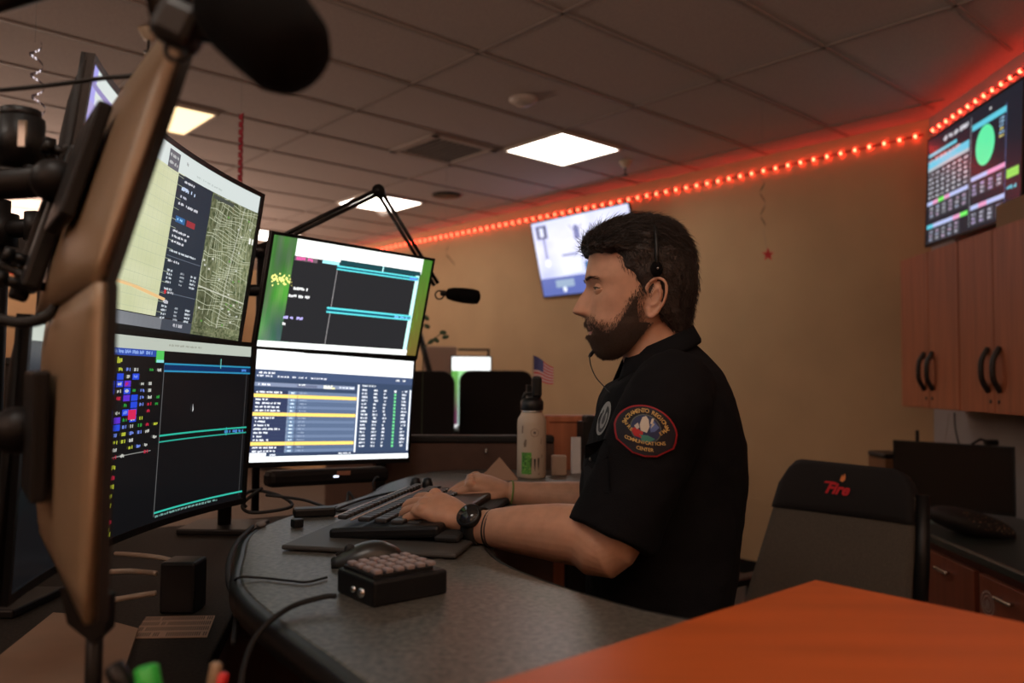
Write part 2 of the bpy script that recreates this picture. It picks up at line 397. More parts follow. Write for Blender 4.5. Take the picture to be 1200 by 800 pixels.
S.rect(.36, .585, .915, .603, CY, 5); S.rect(.36, .625, .915, .640, CY, 5); S.rect(.36, .6, .915, .625, (.01, .07, .12), 4); S.words(.80, .604, .11, .022, (.2, .5, .9), 6)
S.words(.15, .435, .09, .026, (.8, .8, .8), 4); S.words(.13, .505, .12, .026, (.8, .8, .8), 4); S.words(.12, .705, .12, .026, (.5, .45, .9), 4); S.words(.12, .765, .03, .026, (.8, .8, .8), 4)
monitor('monitor', [-.4627, 2.3027, .2186, -.7968, .2369, -.0228], S, 'upper middle monitor with a dark log window over a green leafy wallpaper')
# middle lower: table with yellow rows
S = Scr(.531, .299)
S.rect(0, 0, 1, 1, (.035, .055, .105), 1); S.rect(0, 0, 1, .175, (.97, .99, 1), 2)
S.rect(0, .175, 1, .25, (.05, .075, .15), 2); S.words(.02, .195, .09, .018, (.9, .9, .95)); S.words(.88, .20, .03, .018, (.9, .9, .9)); S.words(.93, .20, .03, .018, (.9, .9, .9))
for a, b in ((.01, .09), (.12, .07), (.21, .09), (.32, .10)): S.words(a, .225, b, .015, (.8, .82, .9))
S.rect(0, .29, .6, .325, (.20, .24, .35), 2); S.words(.01, .30, .08, .017, (.9, .9, .95)); S.words(.25, .29, .04, .016, WHT); S.words(.40, .29, .06, .016, (.95, .95, .8)); S.words(.50, .30, .10, .016, (.8, .85, .95))
S.rect(.24, .30, .36, .32, (.12, .14, .22), 3); S.rect(.40, .305, .45, .325, (.8, .8, .7), 3); S.rect(.45, .31, .47, .325, (.9, .85, .4), 4)
rows = ['g', 'y', 'w', 'b', 'w', 'b', 'y', 'w', 'b', 'w', 'b', 'w', 'b', 'w', 'y', 'w', 'b']
for i, r in enumerate(rows):
    v = .36+i*.033
    if r == 'y': S.rect(.0, v, .615, v+.031, (.95, .66, .16), 3); continue
    S.rect(.0, v, .615, v+.031, (.09, .13, .22) if i % 2 else (.13, .18, .29), 3)
    S.rect(.0, v, .19, v+.031, (.03, .04, .09), 4); S.words(.012, v+.008, random.uniform(.05, .15), .017, (.85, .88, .95), 5)
    S.rect(.20, v+.004, .235, v+.027, (.16, .25, .38), 4); S.words(.208, v+.009, .022, .014, (.75, .85, .95), 5); S.words(.26, v+.009, .045, .012, (.3, .36, .48), 5)
S.rect(.195, .36, .197, .92, (.3, .35, .45), 5); S.rect(.245, .36, .247, .92, (.02, .03, .06), 5)
S.rect(.618, .27, .628, .93, (.85, .9, .97), 5); S.words(.65, .27, .10, .016, (.8, .85, .9))
for i in range(17):
    v = .31+i*.0345
    for a, b in ((.65, .045), (.73, .035), (.80, .025), (.93, .04)): S.words(a, v, b*random.uniform(.7, 1.1), .018, (.85, .88, .95))
    S.rect(.873, v, .887, v+.022, (.15, .65, .25) if i else (.85, .88, .95), 4)
S.rect(.985, .30, .995, .92, (.85, .9, .97), 4)
S.rect(0, .925, 1, .955, (.03, .045, .09), 3); S.rect(0, .918, .09, .95, (.85, .88, .92), 5); S.words(.11, .932, .04, .014, (.85, .88, .95), 5); S.words(.52, .93, .08, .014, (.85, .88, .95), 5)
S.rect(0, .952, 1, 1, (.93, .97, .98), 5)
M3 = monitor('monitor', [-.4989, 2.3263, -.0891, -.7709, .0245, -.0414], S, 'lower middle monitor showing a table with yellow rows under a blank white bar', chin=.014)[1]
t = thing('monitor_soundbar', 'black speaker bar with small label under the lower middle monitor', 'speaker', M=M3)
b_ = MB().box((.0, .02, -.198), (.40, .05, .045), bev=.014); obj('housing', b_, M_dark, t, world=False)
obj('label', MB().box((.03, -.0065, -.187), (.045, .002, .012)), mat('tan_label', (.35, .16, .10)), t, world=False)
obj('indicator', MB().box((.005, -.0065, -.196), (.016, .002, .005)), mat('led_white', (.8, .8, .9), emit=(.7, .8, 1), es=2), t, world=False)

# curved wide ones
WW, WH, WR = .80, .337, 1.5
S = Scr(WW, WH, WR); u0 = .28
def mapc(a, b):
    n = noise.noise(Vector((a*5, b*7, 4))); return (.56+.06*n, .58+.05*n, .36+.06*n)
S.cells(0, .10, .60, .93, 40, 30, lambda a, b: (mapc(a, b) if a > .33 else (.62, .64, .74)))
S.rect(0, 0, 1, .115, (.62, .68, .66), 2); S.rect(0, .06, .22, .085, (.25, .22, .45), 3); S.rect(0, .14, .2, .2, (.38, .33, .62), 3); S.rect(0, .0, .035, .93, (.35, .33, .75), 2)
for k in range(14): S.line([(.2, .15+k*.058), (.6, .13+k*.06+random.uniform(-.01, .01))], .0007, (.42, .46, .30), 3)
for k in range(16): a = .22+k*.024; S.line([(a, .12), (a+.01, .93)], .0006, (.45, .48, .33), 3)
S.line([(.2, .79), (.42, .795), (.60, .83)], .006, (.75, .48, .22), 4)
S.rect(.50, .02, .56, .12, (.12, .12, .14), 4); S.words(.505, .04, .05, .018, (.5, .5, .5), 5); S.words(.505, .08, .05, .018, (.5, .5, .5), 5)
S.words(.60, .035, .012, .02, (.3, .3, .3), 3); S.words(.66, .075, .14, .012, (.45, .5, .48), 3)
S.rect(.565, .12, .755, .93, (.022, .03, .045), 4)
for v, a, b, c, h in ((.14, .60, .06, (.7, .7, .75), .014), (.18, .59, .08, (.6, .7, .9), .022), (.23, .59, .04, (.6, .6, .7), .014), (.27, .585, .11, (.7, .7, .75), .016), (.43, .58, .09, (.7, .7, .75), .014), (.46, .58, .08, (.7, .7, .75), .014), (.49, .58, .07, (.7, .7, .75), .014), (.545, .58, .14, (.65, .7, .75), .012), (.60, .58, .06, (.7, .7, .75), .014), (.76, .58, .05, (.6, .65, .7), .014)):
    S.words(a, v, b, h, c, 6)
S.rect(.585, .35, .635, .385, (.03, .12, .30), 5); S.words(.592, .36, .035, .014, (.3, .6, .9), 6); S.rect(.645, .35, .69, .385, (.30, .03, .04), 5)
for v in (.655, .86):
    S.rect(.57, v-.075, .75, v-.071, (.12, .14, .18), 5)
    for k in range(4): S.words(.585, v+k*.022, .03, .013, (.6, .65, .7), 6); S.words(.655, v+k*.022, .022, .012, (.35, .38, .42), 6); S.words(.71, v+k*.022, .03, .013, (.6, .65, .7), 6)
S.disc(.592, .785, .0045, (.55, .03, .04), 6); S.words(.605, .778, .03, .014, (.6, .6, .65), 6); S.words(.59, .83, .03, .02, (.6, .6, .65), 6)
def sat(a, b):
    n = noise.noise(Vector((a*26, b*30, 2)))+.5*noise.noise(Vector((a*60, b*70, 5))); k = .8+.5*noise.noise(Vector((a*3, b*3, 8)))
    return (max(.03, .17+.17*n)*k, max(.04, .19+.16*n)*k, max(.025, .10+.10*n)*k)
S.cells(.755, .115, 1, .955, 60, 96, sat, 3)
RD = (.56, .59, .42)
for k in range(44):                          # streets
    v = .12+k*.019; p = [(.757, v)]
    for j in range(1, 9): p.append((.755+.245*j/8, v+.012*math.sin(j*1.3+k*.7)+.004*k/26*j))
    p = [(a, min(b, .95)) for a, b in p]; i0 = random.randint(0, 4); S.line(p[i0:i0+random.randint(4, 8)], .0010, RD, 4)
for k in range(30):
    u = .76+k*.0079; p = [(min(max(u+.010*math.sin(j*.8+k*.3), .757), .998), .12+.083*j) for j in range(11)]; i0 = random.randint(0, 5); S.line(p[i0:i0+random.randint(3, 7)], .0010, RD, 4)
S.line([(.757, .70), (.85, .715), (.999, .745)], .0026, (.55, .56, .45), 5); S.line([(.93, .12), (.90, .5), (.88, .95)], .002, (.55, .56, .45), 5)
for _ in range(30): a, b = random.uniform(.76, .98), random.uniform(.15, .93); S.rect(a, b, a+.009, b+.012, random.choice(((.6, .6, .5), (.5, .52, .45), (.12, .28, .06))), 5)
S.rect(.975, .30, .983, .34, (.9, .9, .85), 6); S.rect(.99, .30, .996, .34, (.9, .9, .85), 6); S.rect(.76, .125, .87, .15, (.06, .07, .06), 6)
S.rect(0, .935, 1, 1, (.16, .17, .19), 4); S.rect(.6, .935, .755, 1, (.05, .06, .08), 5); S.words(.66, .955, .05, .02, (.5, .5, .55), 6); S.cells(.755, .93, 1, 1, 40, 8, sat, 5)
M_scr2 = screen_mat('screen_dimmer', SCREEN*.75)
Mu = monitor('curved_monitor', [-.6491, 1.4536, .2542, .0313, .1335, 0], S, 'upper wide curved monitor with street map, dark panel and aerial view', smat=M_scr2, bez=.010)[1]
S = Scr(WW, WH, WR)
S.rect(0, 0, 1, 1, (.006, .006, .007), 1); S.rect(0, .0, 1, .065, (.55, .60, .52), 2); S.words(.62, .025, .15, .012, (.35, .36, .3), 3)
S.rect(.2, .065, .565, .10, (.03, .08, .42), 3); S.words(.25, .072, .30, .018, (.3, .45, .9), 5)
S.rect(.565, .065, .60, .13, (.10, .62, .12), 4); S.rect(.567, .115, .60, .13, (.3, .8, .8), 5)
S.rect(.605, .13, 1, .14, (.03, .30, .50), 4); S.rect(.605, .17, 1, .18, (.03, .28, .50), 4); S.rect(.605, .14, 1, .17, (.005, .03, .12), 3); S.rect(.86, .09, .863, .15, (.2, .7, .6), 5)
S.words(.96, .145, .035, .02, (.1, .3, .9), 5)
S.rect(.604, .14, .607, .97, (.12, .12, .12), 3); S.rect(.985, .17, .987, .97, (.06, .06, .06), 3)
BL, PU, GR_, YE, RE, WH_ = (.02, .07, .75), (.12, .03, .65), (.03, .35, .05), (.6, .65, .05), (.6, .02, .06), (.65, .65, .6)
S.words(.39, .11, .03, .03, YE, 5)
for x in range(7):
    for y in range(13):
        u = .36+x*.035; v = .155+y*.036
        if x < 4 and random.random() < .36: S.rect(u, v, u+.029, v+.031, random.choice((BL, BL, PU)), 4)
        if random.random() < (.75 if x < 5 else .25): S.words(u+.004, v+.007, .022, .017, random.choice((WH_, WH_, GR_, YE, RE, (.2, .3, .9))), 5)
S.rect(.455, .375, .49, .425, (.7, .02, .10), 6)
S.rect(.36, .60, .57, .604, (.3, .3, .28), 4)
for v, c in ((.64, YE), (.69, RE), (.735, YE), (.78, YE), (.825, YE), (.905, RE), (.94, YE), (.965, YE)): S.words(.40, v, .022, .022, c, 5)
S.rect(.605, .525, 1, .535, (.03, .50, .36), 4); S.rect(.605, .56, 1, .568, (.03, .40, .30), 4); S.words(.90, .54, .09, .02, (.1, .3, .8), 5); S.rect(.905, .52, .908, .57, TEAL, 6)
S.rect(.605, .945, 1, .955, (.04, .55, .42), 4); S.words(.61, .964, .28, .013, (.22, .42, .38), 5)
S.mb.add([S.pt(.745, .36, 6), S.pt(.749, .40, 6), S.pt(.7445, .41, 6)], [(0, 1, 2)], (.8, .8, .8))
Ml = monitor('curved_monitor', [-.6538, 1.4092, -.1018, -.0249, .0436, 0], S, 'lower wide curved monitor, mostly black with coloured status boxes', bez=.010, smat=screen_mat('screen_dimmest', SCREEN*.62))[1]
# near pair, seen from behind
def c1(q, Wn, Hn):
    s_ = .92; q = [q[0]*s_, q[1]*s_, q[2]*s_]+q[3:]; S = Scr(Wn, Hn)
    S.rect(0, 0, 1, 1, (.02, .03, .05), 1); S.rect(0, 0, 1, .08, (.4, .42, .42), 2)
    for k in range(14): S.words(.04, .14+k*.055, random.uniform(.2, .8), .02, (.4, .45, .5))
    return q, S
q, S = c1([-.452, .905, .215, .6274, .2632, 0], .41, .241)
Mn1 = monitor('monitor', q, S, 'near monitor leaning forward at the top, seen from its back, coloured tan for reflected warm light', back=M_back, hump=.010, depth=.018, smat=M_scr2)[1]
q, S = c1([-.468, .873, -.049, .5999, 0, 0], .41, .300*.8+.0)
q[2] -= .012
Mn2 = monitor('monitor', q, S, 'near upright monitor below the leaning one, seen from its back, coloured tan for reflected warm light', back=M_back, hump=.010, depth=.018, smat=M_scr2)[1]
# ------------------------------------------------------------------ console furniture
DZ = CZ-.29                                  # height of the keyboard desk
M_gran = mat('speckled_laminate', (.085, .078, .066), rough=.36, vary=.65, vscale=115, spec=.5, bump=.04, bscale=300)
M_edge = mat('desk_edge', (.012, .011, .010), rough=.45)
M_orange = mat('cherry_laminate', (.44, .092, .020), rough=.42, wood=(1.2, 9, 9), vary=.16, vscale=1.6, spec=.35)
M_cherry = mat('cherry_wood', (.40, .130, .058), rough=.45, wood=(22, 22, 1.4), vary=.16, vscale=1.6)
M_brown = mat('brown_panel', (.075, .035, .022), rough=.6, vary=.1, vscale=20)
M_fab = mat('panel_fabric', (.03, .022, .018), rough=.95, bump=.5, bscale=400)
desk_pts = [(-.06, .66), (-.143, .79), (-.278, .978), (-.375, 1.14), (-.433, 1.326), (-.476, 1.503), (-.462, 1.681), (-.40, 1.842), (-.345, 2.05), (-.33, 2.25), (-.24, 2.50), (-.05, 2.58), (.20, 2.58), (.40, 2.56), (.42, 2.10), (.32, 2.0), (.14, 1.93), (.0, 1.74), (-.045, 1.52), (-.03, 1.33), (.046, 1.18), (.169, 1.029), (.31, .93), (.42, .78), (.35, .66)]
def rounded(p, k=4):
    q = smoothpts([(a, b, 0) for a, b in p+[p[0]]], k)[:-1]; return [(v.x, v.y) for v in q]
dp = rounded(desk_pts)
t = thing('desk', 'curved dark speckled desktop that carries the keyboard and mouse', 'desk', (-.1, 1.5, 0))
cen = (0, 1.5)
obj('desktop', MB().prism(dp, DZ-.03, DZ), M_gran, t, bevel=.004)
eb = MB(); n = len(dp); out = []
for i in range(n):
    a, b = Vector(dp[i-1]), Vector(dp[(i+1) % n]); d = (b-a).normalized(); out.append(Vector((dp[i][0], dp[i][1]))+Vector((-d.y, d.x))*.014)
sgn = 1 if (out[0]-Vector(cen)).length > (Vector(dp[0])-Vector(cen)).length else -1
out = [Vector(dp[i])+(o-Vector(dp[i]))*sgn for i, o in enumerate(out)]
for i in range(n):
    j = (i+1) % n; a, b, c, d = dp[i], dp[j], out[j], out[i]
    V = [(a[0], a[1], DZ-.035), (b[0], b[1], DZ-.035), (c.x, c.y, DZ-.032), (d.x, d.y, DZ-.032), (a[0], a[1], DZ+.0005), (b[0], b[1], DZ+.0005), (c.x, c.y, DZ-.006), (d.x, d.y, DZ-.006)]
    eb.add(V, [(0, 1, 2, 3), (4, 5, 6, 7), (2, 3, 7, 6), (0, 1, 5, 4)], None, True)
obj('edge_band', eb, M_edge, t)
for x, y in ((-.2, 1.25), (.2, 2.3)):
    obj('leg', MB().box((x, y, (DZ-.03)/2), (.09, .06, DZ-.03), bev=.006), M_metal, t)
    obj('foot', MB().box((x, y, .015), (.34, .08, .03), bev=.01), M_metal, t)
t = thing('monitor_deck', 'low dark shelf, deepened in colour for shade, behind the curved desk under the monitors', 'shelf', (-.7, 1.5, 0)); KZ = CZ-.42
deck = [(-1.3, .3), (-.30, .3), (-.24, .72), (-.33, .98), (-.44, 1.2), (-.50, 1.5), (-.49, 1.72), (-.42, 1.9), (-.37, 2.1), (-.36, 2.3), (-.30, 2.50), (-.50, 2.60), (-1.3, 2.0)]
obj('shelf_top', MB().prism(deck, KZ-.03, KZ), mat('dark_shaded_laminate', (.016, .012, .009), rough=.75, vary=.5, vscale=170, spec=.15), t, bevel=.004)  # dark laminate made darker still, the shelf's shade put into its colour
cx, cy = -.7, 1.4
obj('base_cabinet', MB().prism([(cx+(a-cx)*.93, cy+(b-cy)*.93) for a, b in deck], 0, KZ-.03), M_brown, t)
# orange ledge
K = Vector((.37, .99, 0)); oz = CZ-.24
t = thing('ledge_cabinet', 'orange cherry wood counter in the right foreground', 'counter', K)
def OQ(a, b): p = K-EN*a+EU*b; return (p.x, p.y)
obj('countertop', MB().prism([OQ(0, 0), OQ(0, 1.3), OQ(.78, 1.3), OQ(.78, 0)], oz-.04, oz), M_orange, t, bevel=.003)
obj('cabinet_body', MB().prism([OQ(.03, .12), OQ(.03, 1.27), OQ(.75, 1.27), OQ(.75, .12)], 0, oz-.04), M_cherry, t)
# partitions
def partition(a, b, z, label, name='partition', m=M_brown, th=.05, z0=0, rail=None):
    rail = rail or M_dark
    a, b = Vector((a[0], a[1], 0)), Vector((b[0], b[1], 0)); d = (b-a); r = math.atan2(d.y, d.x); c = (a+b)/2
    t = thing(name, label, 'partition', (c.x, c.y, z0), r); L = d.length
    obj('panel', MB().box((0, 0, (z-z0)/2-.012), (L, th*.7, z-z0-.025)), m, t, world=False)
    obj('top_rail', MB().box((0, 0, z-z0-.0125), (L, th, .025), bev=.006), rail, t, world=False)
    obj('end_post', MB().box((-L/2, 0, (z-z0)/2-.01), (.03, th, z-z0-.02)), rail, t, world=False); return t
partition((-.42, 2.63), (.14, 2.68), CZ-.187, 'low brown partition behind the lower middle monitor and the water bottle')
partition((.11, 2.72), (.50, 2.76), CZ-.122, 'brown wood divider between the water bottle and the uniformed man', m=M_cherry, rail=M_cherry)
partition((.238, 2.64), (.268, 2.65), CZ-.118, 'narrow dark upright divider just left of the uniformed man', m=M_dark)
partition((-3.2, 2.2), (-1.32, 2.55), CZ+.05, 'tall dark partition at the left edge behind the monitor arms', m=M_fab)

# ------------------------------------------------------------------ monitor stands, booms, microphones
def stand(label, foot, plates, top):
    t = thing('monitor_stand', label, 'monitor stand', foot); f = Vector(foot)
    obj('base_plate', MB().box(f+Vector((0, 0, .008)), (.20, .16, .016), bev=.004), M_metal, t)
    obj('pole', MB().cyl(f, f+Vector((0, 0, top-f.z)), .018), M_metal, t)
    for M in plates:
        b = M @ Vector((0, .078, 0)); e = Vector((f.x, f.y, b.z)); mid = (b+e)/2+(M.to_3x3() @ Vector((0, .03, 0)))
        obj('arm', MB().tube([e, mid, b], .017, 10).cyl(e-Vector((0, 0, .03)), e+Vector((0, 0, .03)), .032).cyl(mid-Vector((0, 0, .025)), mid+Vector((0, 0, .025)), .024).ball(b, .024), M_metal, t)
    return t
stand('black pole stand carrying the two middle monitors', (-.78, 2.22, KZ), [sc_frame([-.4627, 2.3027, .2186, -.7968, .2369, -.0228]), M3], CZ+.30)
stand('black pole stand carrying the two wide curved monitors', (-.95, 1.48, KZ), [Mu, Ml], CZ+.32)
ns = stand('black pole stand at the left edge carrying the two tan backed monitors', (-.98, 1.12, KZ), [Mn1 @ Matrix.Translation((.08, -.03, 0)), Mn2 @ Matrix.Translation((.05, -.03, 0))], CZ+.30)
# tilting bracket and joint at the leaning monitor
t = thing('tilt_bracket', 'black tilting bracket with knobs on the leaning tan monitor back', 'bracket', M=Mn1 @ Matrix.Translation((.115, -.040, -.035)))
bk = MB().box((0, .075, 0), (.05, .02, .17), bev=.005).box((.03, .080, 0), (.012, .02, .19), bev=.004)
obj('frame', bk, M_metal, t, world=False)
for a, b in ((.03, .085), (.0, .035), (.02, -.05), (.0, -.08)): obj('knob', MB().cyl((a, .08, b), (a, .10, b), .006).cyl((a, .098, b), (a, .108, b), .009), M_black, t, world=False)
A_ = P(-40, 175, .95); B_ = P(62, 190, .98)
t = thing('support_arm', 'thick black swivel arm with knobs entering at the left edge', 'monitor arm', A_)
obj('arm', MB().tube([A_, P(10, 186, .96), B_], [.030, .026, .018], 14), M_metal, t)
obj('joint', MB().cyl(P(22, 150, .95), P(22, 208, .95), .024), M_black, t)
obj('knob', MB().cyl(P(33, 205, .94), P(33, 226, .94), .009).ball(P(33, 226, .94), .010), M_black, t)
obj('knob', MB().cyl(P(20, 152, .95), P(20, 140, .95), .022), M_black, t)
obj('clip', MB().box(P(22, 167, .90), (.008, .004, .03)), M_chrome, t)
obj('post', MB().cyl(Vector((A_.x, A_.y, KZ)), A_, .02), M_metal, t)
def box_mon(c, d, rot, label, name='monitor'):
    t = thing(name, label, 'monitor', c); R = rot
    obj('back_shell', MB().box(c, d, rot=R, bev=.015), M_dark, t); obj('stand', MB().cyl(c, Vector((c.x, c.y, KZ)), .02), M_metal, t); return t
box_mon(P(-5, 292, 1.75), (.30, .05, .10), Matrix.Rotation(R_(12), 3, 'Y'), 'dark slanted monitor edge at the far left below the thick arm')
cable('microphone_cable', [P(-20, 118, .9), P(50, 110, .9), P(110, 101, .9), P(150, 97, .9), P(158, 98, .9)], .0028, 'thin black rod ending in a clip against the leaning tan monitor')
solo('cable_clip', MB().box(P(161, 98, .9), (.012, .01, .012), bev=.002), M_black, 'small black clip on the end of the thin rod', 'clip')
cable('cable', [P(-10, 316, .9), P(20, 330, .9), P(45, 345, .9), P(68, 340, .9), P(90, 300, .92), P(100, 270, .95)], .005, 'thick black cable looping over the left monitor edge')
cable('cable', [P(-10, 383, .85), P(25, 388, .85), P(55, 380, .85), P(75, 350, .86), P(88, 318, .88), P(98, 280, .92)], .006, 'lower black cable sweeping up the tan monitor back from the left edge')
cable('cable', [P(60, 460, .88), P(58, 420, .88), P(66, 380, .87), P(85, 345, .86), P(103, 338, .86)], .005, 'black cable running down behind the lower tan monitor')
M_ar = mat('boom_metal', (.016, .014, .014), rough=.3, metal=.5)
def boom(pts, label, r=.009, clampz=None):
    t = thing('microphone_boom', label, 'microphone arm', pts[0])
    for a, b in zip(pts[:-1], pts[1:]):
        d = (b-a).normalized(); s_ = d.cross(Vector((0, 1, 0))).normalized()*r*.8
        obj('arm', MB().tube([a+s_, b+s_], r*.75, 8).tube([a-s_, b-s_], r*.75, 8), M_ar, t)
    for p in pts[1:-1]: obj('joint', MB().cyl(p-Vector((0, .018, 0)), p+Vector((0, .018, 0)), r*2.3).cyl(p-Vector((0, .024, 0)), p+Vector((0, .024, 0)), r*1.2), M_black, t)
    return t
b0, b1, b2, b3 = P(304, 296, 2.5), P(441, 227, 2.66), P(510, 335, 2.74), P(516, 345, 2.74)
base = Vector((b0.x, b0.y, KZ)); t = boom([b0, b1, b2], 'slim black microphone boom bent over the middle monitors')
obj('base_post', MB().cyl(base, b0, .012).cyl(b0-Vector((0, 0, .03)), b0+Vector((0, 0, .01)), .022), M_ar, t)
obj('shock_ring', MB().tube([P(514+5*math.cos(a), 347+5*math.sin(a), 2.74) for a in [i*math.pi/6 for i in range(13)]], .003, 6), M_black, t)
t = thing('microphone', 'small black foam covered microphone at the end of the slim boom', 'microphone', P(541, 348, 2.72))
c0, c1_ = P(520, 345, 2.73), P(561, 349, 2.70); d = c1_-c0
obj('windscreen', MB().tube([c0+d*k for k in (.05, .1, .25, .5, .8, .95, 1)], [.008, .018, .023, .026, .026, .023, .012], 18), M_foam, t)
obj('collar', MB().tube([c0-d*.1, c0+d*.1], .010), M_black, t)
# large near microphone at top left
q0, q1, q2 = P(222, 40, .60), P(196, 25, .60), P(168, -60, .62)
t = boom([P(-160, 60, .8), q2, q1], 'near black microphone boom coming in from the top left corner', r=.011)
obj('base_post', MB().cyl(Vector((P(-160, 60, .8).x, .8, KZ)), P(-160, 60, .8), .014), M_ar, t)
obj('yoke', MB().box(P(205, 38, .60), (.035, .03, .034), rot=Matrix.Rotation(R_(25), 3, 'Y'), bev=.008).cyl(P(205, 40, .60), P(258, 48, .60), .008), M_black, t)
obj('ring', MB().tube([P(203+15*math.cos(a), 66+12*math.sin(a), .60) for a in [i*math.pi/10 for i in range(21)]], .0022, 8), M_black, t)
t = thing('microphone', 'large black foam covered microphone close to the camera at top left', 'microphone', P(310, 45, .58))
c0, c1_ = P(262, -8, .58), P(348, 82, .56); d = c1_-c0
obj('windscreen', MB().tube([c0+d*k for k in (-.06, 0, .12, .35, .6, .85, .98, 1.04)], [.016, .030, .036, .038, .036, .033, .026, .012], 24), M_foam, t)
obj('body', MB().tube([c0-d*.5, c0+d*.02], [.016, .02], 18), M_metal, t)
obj('badge', MB().ball(P(290, 61, .545), (.007, .003, .010), rot=Matrix.Rotation(R_(-35), 3, 'Y')), mat('brass', (.35, .22, .09), rough=.4, metal=.7), t)

# ------------------------------------------------------------------ things on the desk
M_key = mat('key_black', (.03, .028, .028), rough=.42); M_keyp = mat('key_grey', (.27, .21, .20), rough=.5)
def frame_on(c, yaw, name, label, cat, group=None): return thing(name, label, cat, (c[0], c[1], c[2]), yaw, group)
def keyboard():
    t = thing('keyboard_tray', 'thin dark tray mat under the keyboard', 'mat', (-.18, 1.60, DZ), R_(-11))
    obj('mat', MB().box((0, 0, .006), (.30, .56, .008), rot=Matrix.Rotation(R_(0), 3, 'Y'), bev=.003), mat('mat_grey', (.05, .045, .04), rough=.5), t, world=False)
    t = thing('keyboard', 'black computer keyboard under the typing hands', 'keyboard', (-.175, 1.625, DZ+.010), R_(-11))
    obj('case', MB().box((0, 0, .012), (.20, .46, .020), rot=Matrix.Rotation(R_(-4), 3, 'Y'), bev=.006), M_black, t, world=False)
    obj('palm_rest', MB().box((.112, 0, .008), (.045, .46, .014), bev=.006), M_rubber, t, world=False)
    n = 0
    for r in range(6):
        x = -.078+r*.029+(.006 if r else -.004); y = -.215+.004*r
        while y < .21:
            wk = .019 if not (r == 5 and -.1 < y < .05) else .10
            if r in (1, 2, 3, 4) and y < -.20: wk = .026
            if n < 98: obj('key', MB().box((x, y+wk/2, .027-x*.07), (.023 if r else .017, wk-.002, .008), bev=.0025), M_key, t, world=False); n += 1
            y += wk+.0012
    obj('display_strip', MB().box((-.098, .0, .031), (.008, .40, .002)), mat('key_legend_strip', (.55, .36, .27), rough=.35), t, world=False)
    obj('display_strip', MB().box((-.066, .0, .0285), (.004, .42, .002)), mat('key_legend_strip', (.55, .36, .27)), t, world=False)
    return t
keyboard()
# mouse
mc = Z(436, 664, DZ); t = thing('computer_mouse', 'black computer mouse behind the keypad box', 'mouse', mc, R_(14))
rings = []
for k in range(15):
    u = k/14; x = -.056+.112*u; wdt = .030*math.sin(math.pi*min(max(u*.86+.09, 0), 1))**.45; ht = .044*(math.sin(math.pi*(u*.80+.12)))**.8*(.55+.5*u) if u < 1 else .010
    rings.append([(x, wdt*math.copysign(abs(math.cos(a))**.8, math.cos(a)), max(0, ht*abs(math.sin(a))**.75) if math.sin(a) >= 0 else 0.0) for a in [i*2*math.pi/20 for i in range(20)]])
obj('shell', MB().loft(rings), mat('mouse_black', (.020, .018, .015), rough=.33), t, world=False)
obj('scroll_wheel', MB().cyl((-.028, -.004, .023), (-.028, .004, .023), .009), M_rubber, t, world=False)
obj('button_gap', MB().box((-.035, 0, .0205), (.03, .0016, .006), rot=Matrix.Rotation(R_(-20), 3, 'Y')), M_dark, t, world=False)
# keypad box
kA, kB, kC = Z(383, 702, DZ), Z(443, 716, DZ), Z(530, 697, DZ); ex = (kC-kB); kyaw = math.atan2(ex.y, ex.x)
t = thing('keypad_box', 'black box with a grid of grey keys in front of the mouse', 'keypad', kB, kyaw); Lx, Ly = ex.length, .098
obj('case', MB().box((Lx/2, Ly/2, .0165), (Lx, Ly, .033), bev=.004), M_black, t, world=False)
obj('key_bed', MB().box((Lx/2-.004, Ly/2+.004, .0345), (Lx-.022, Ly-.018, .005), bev=.001), M_dark, t, world=False)
for i in range(6):
    for j in range(4): obj('key', MB().box((.016+i*.0165, .021+j*.0205, .0395), (.0115, .0145, .006), bev=.002), M_keyp, t, world=False)
obj('socket', MB().cyl((-.004, .028, .014), (.006, .028, .014), .006).cyl((-.003, .05, .014), (.006, .05, .014), .004), M_chrome, t, world=False)
cable('cable', [P(399, 702, 1.03), P(385, 703, 1.03), P(350, 714, 1.0), Z(322, 733, DZ+.004), P(303, 757, .93), P(292, 790, .88), P(288, 830, .85)], .0035, 'thick black cable from the keypad box over the desk edge')
cable('cable', [Z(388, 680, DZ+.003), Z(365, 686, DZ+.003), Z(345, 685, DZ+.003), Z(310, 682, DZ+.003), Z(283, 683, DZ+.003), Z(276, 700, DZ-.04)], .0018, 'thin black mouse cable crossing the left desk edge')
cable('cable', [Z(300, 622, DZ+.004), Z(283, 640, DZ+.004), Z(273, 662, DZ+.002), Z(273, 690, DZ-.01), Z(283, 715, DZ-.03), Z(280, 760, DZ-.06)], .004, 'black cable following the curved left rim of the desk')
cable('cable', [P(292, 600, 1.9), P(287, 590, 1.9), P(300, 580, 1.95), P(330, 585, 1.95), P(345, 598, 1.9), P(300, 606, 1.85), P(288, 596, 1.85), P(310, 577, 1.9)], .004, 'black cable coiled in loops below the lower middle monitor')
cable('cable', [Z(352, 600, DZ+.004), Z(385, 600, DZ+.004), P(408, 594, 1.9), P(412, 580, 1.95), P(420, 596, 1.9), Z(400, 602, DZ+.004), Z(360, 590, DZ+.004), Z(315, 585, DZ+.01)], .0035, 'black cable twisted beside the small hub')
cable('cable', [Z(388, 604, DZ+.004), Z(430, 588, DZ+.004), Z(470, 578, DZ+.004), Z(520, 572, DZ+.004)], .003, 'black keyboard cable running behind the keyboard')
cable('cable', [P(443, 578, 2.1), P(440, 570, 2.1), P(443, 563, 2.12), P(447, 562, 2.12)], .003, 'short curled cable end behind the keyboard')
solo('usb_hub', MB().box(Z(372, 609, DZ)+Vector((0, 0, .010)), (.085, .035, .018), rot=R_(20), bev=.004), M_black, 'small black hub on the desk below the monitor cables', 'hub')
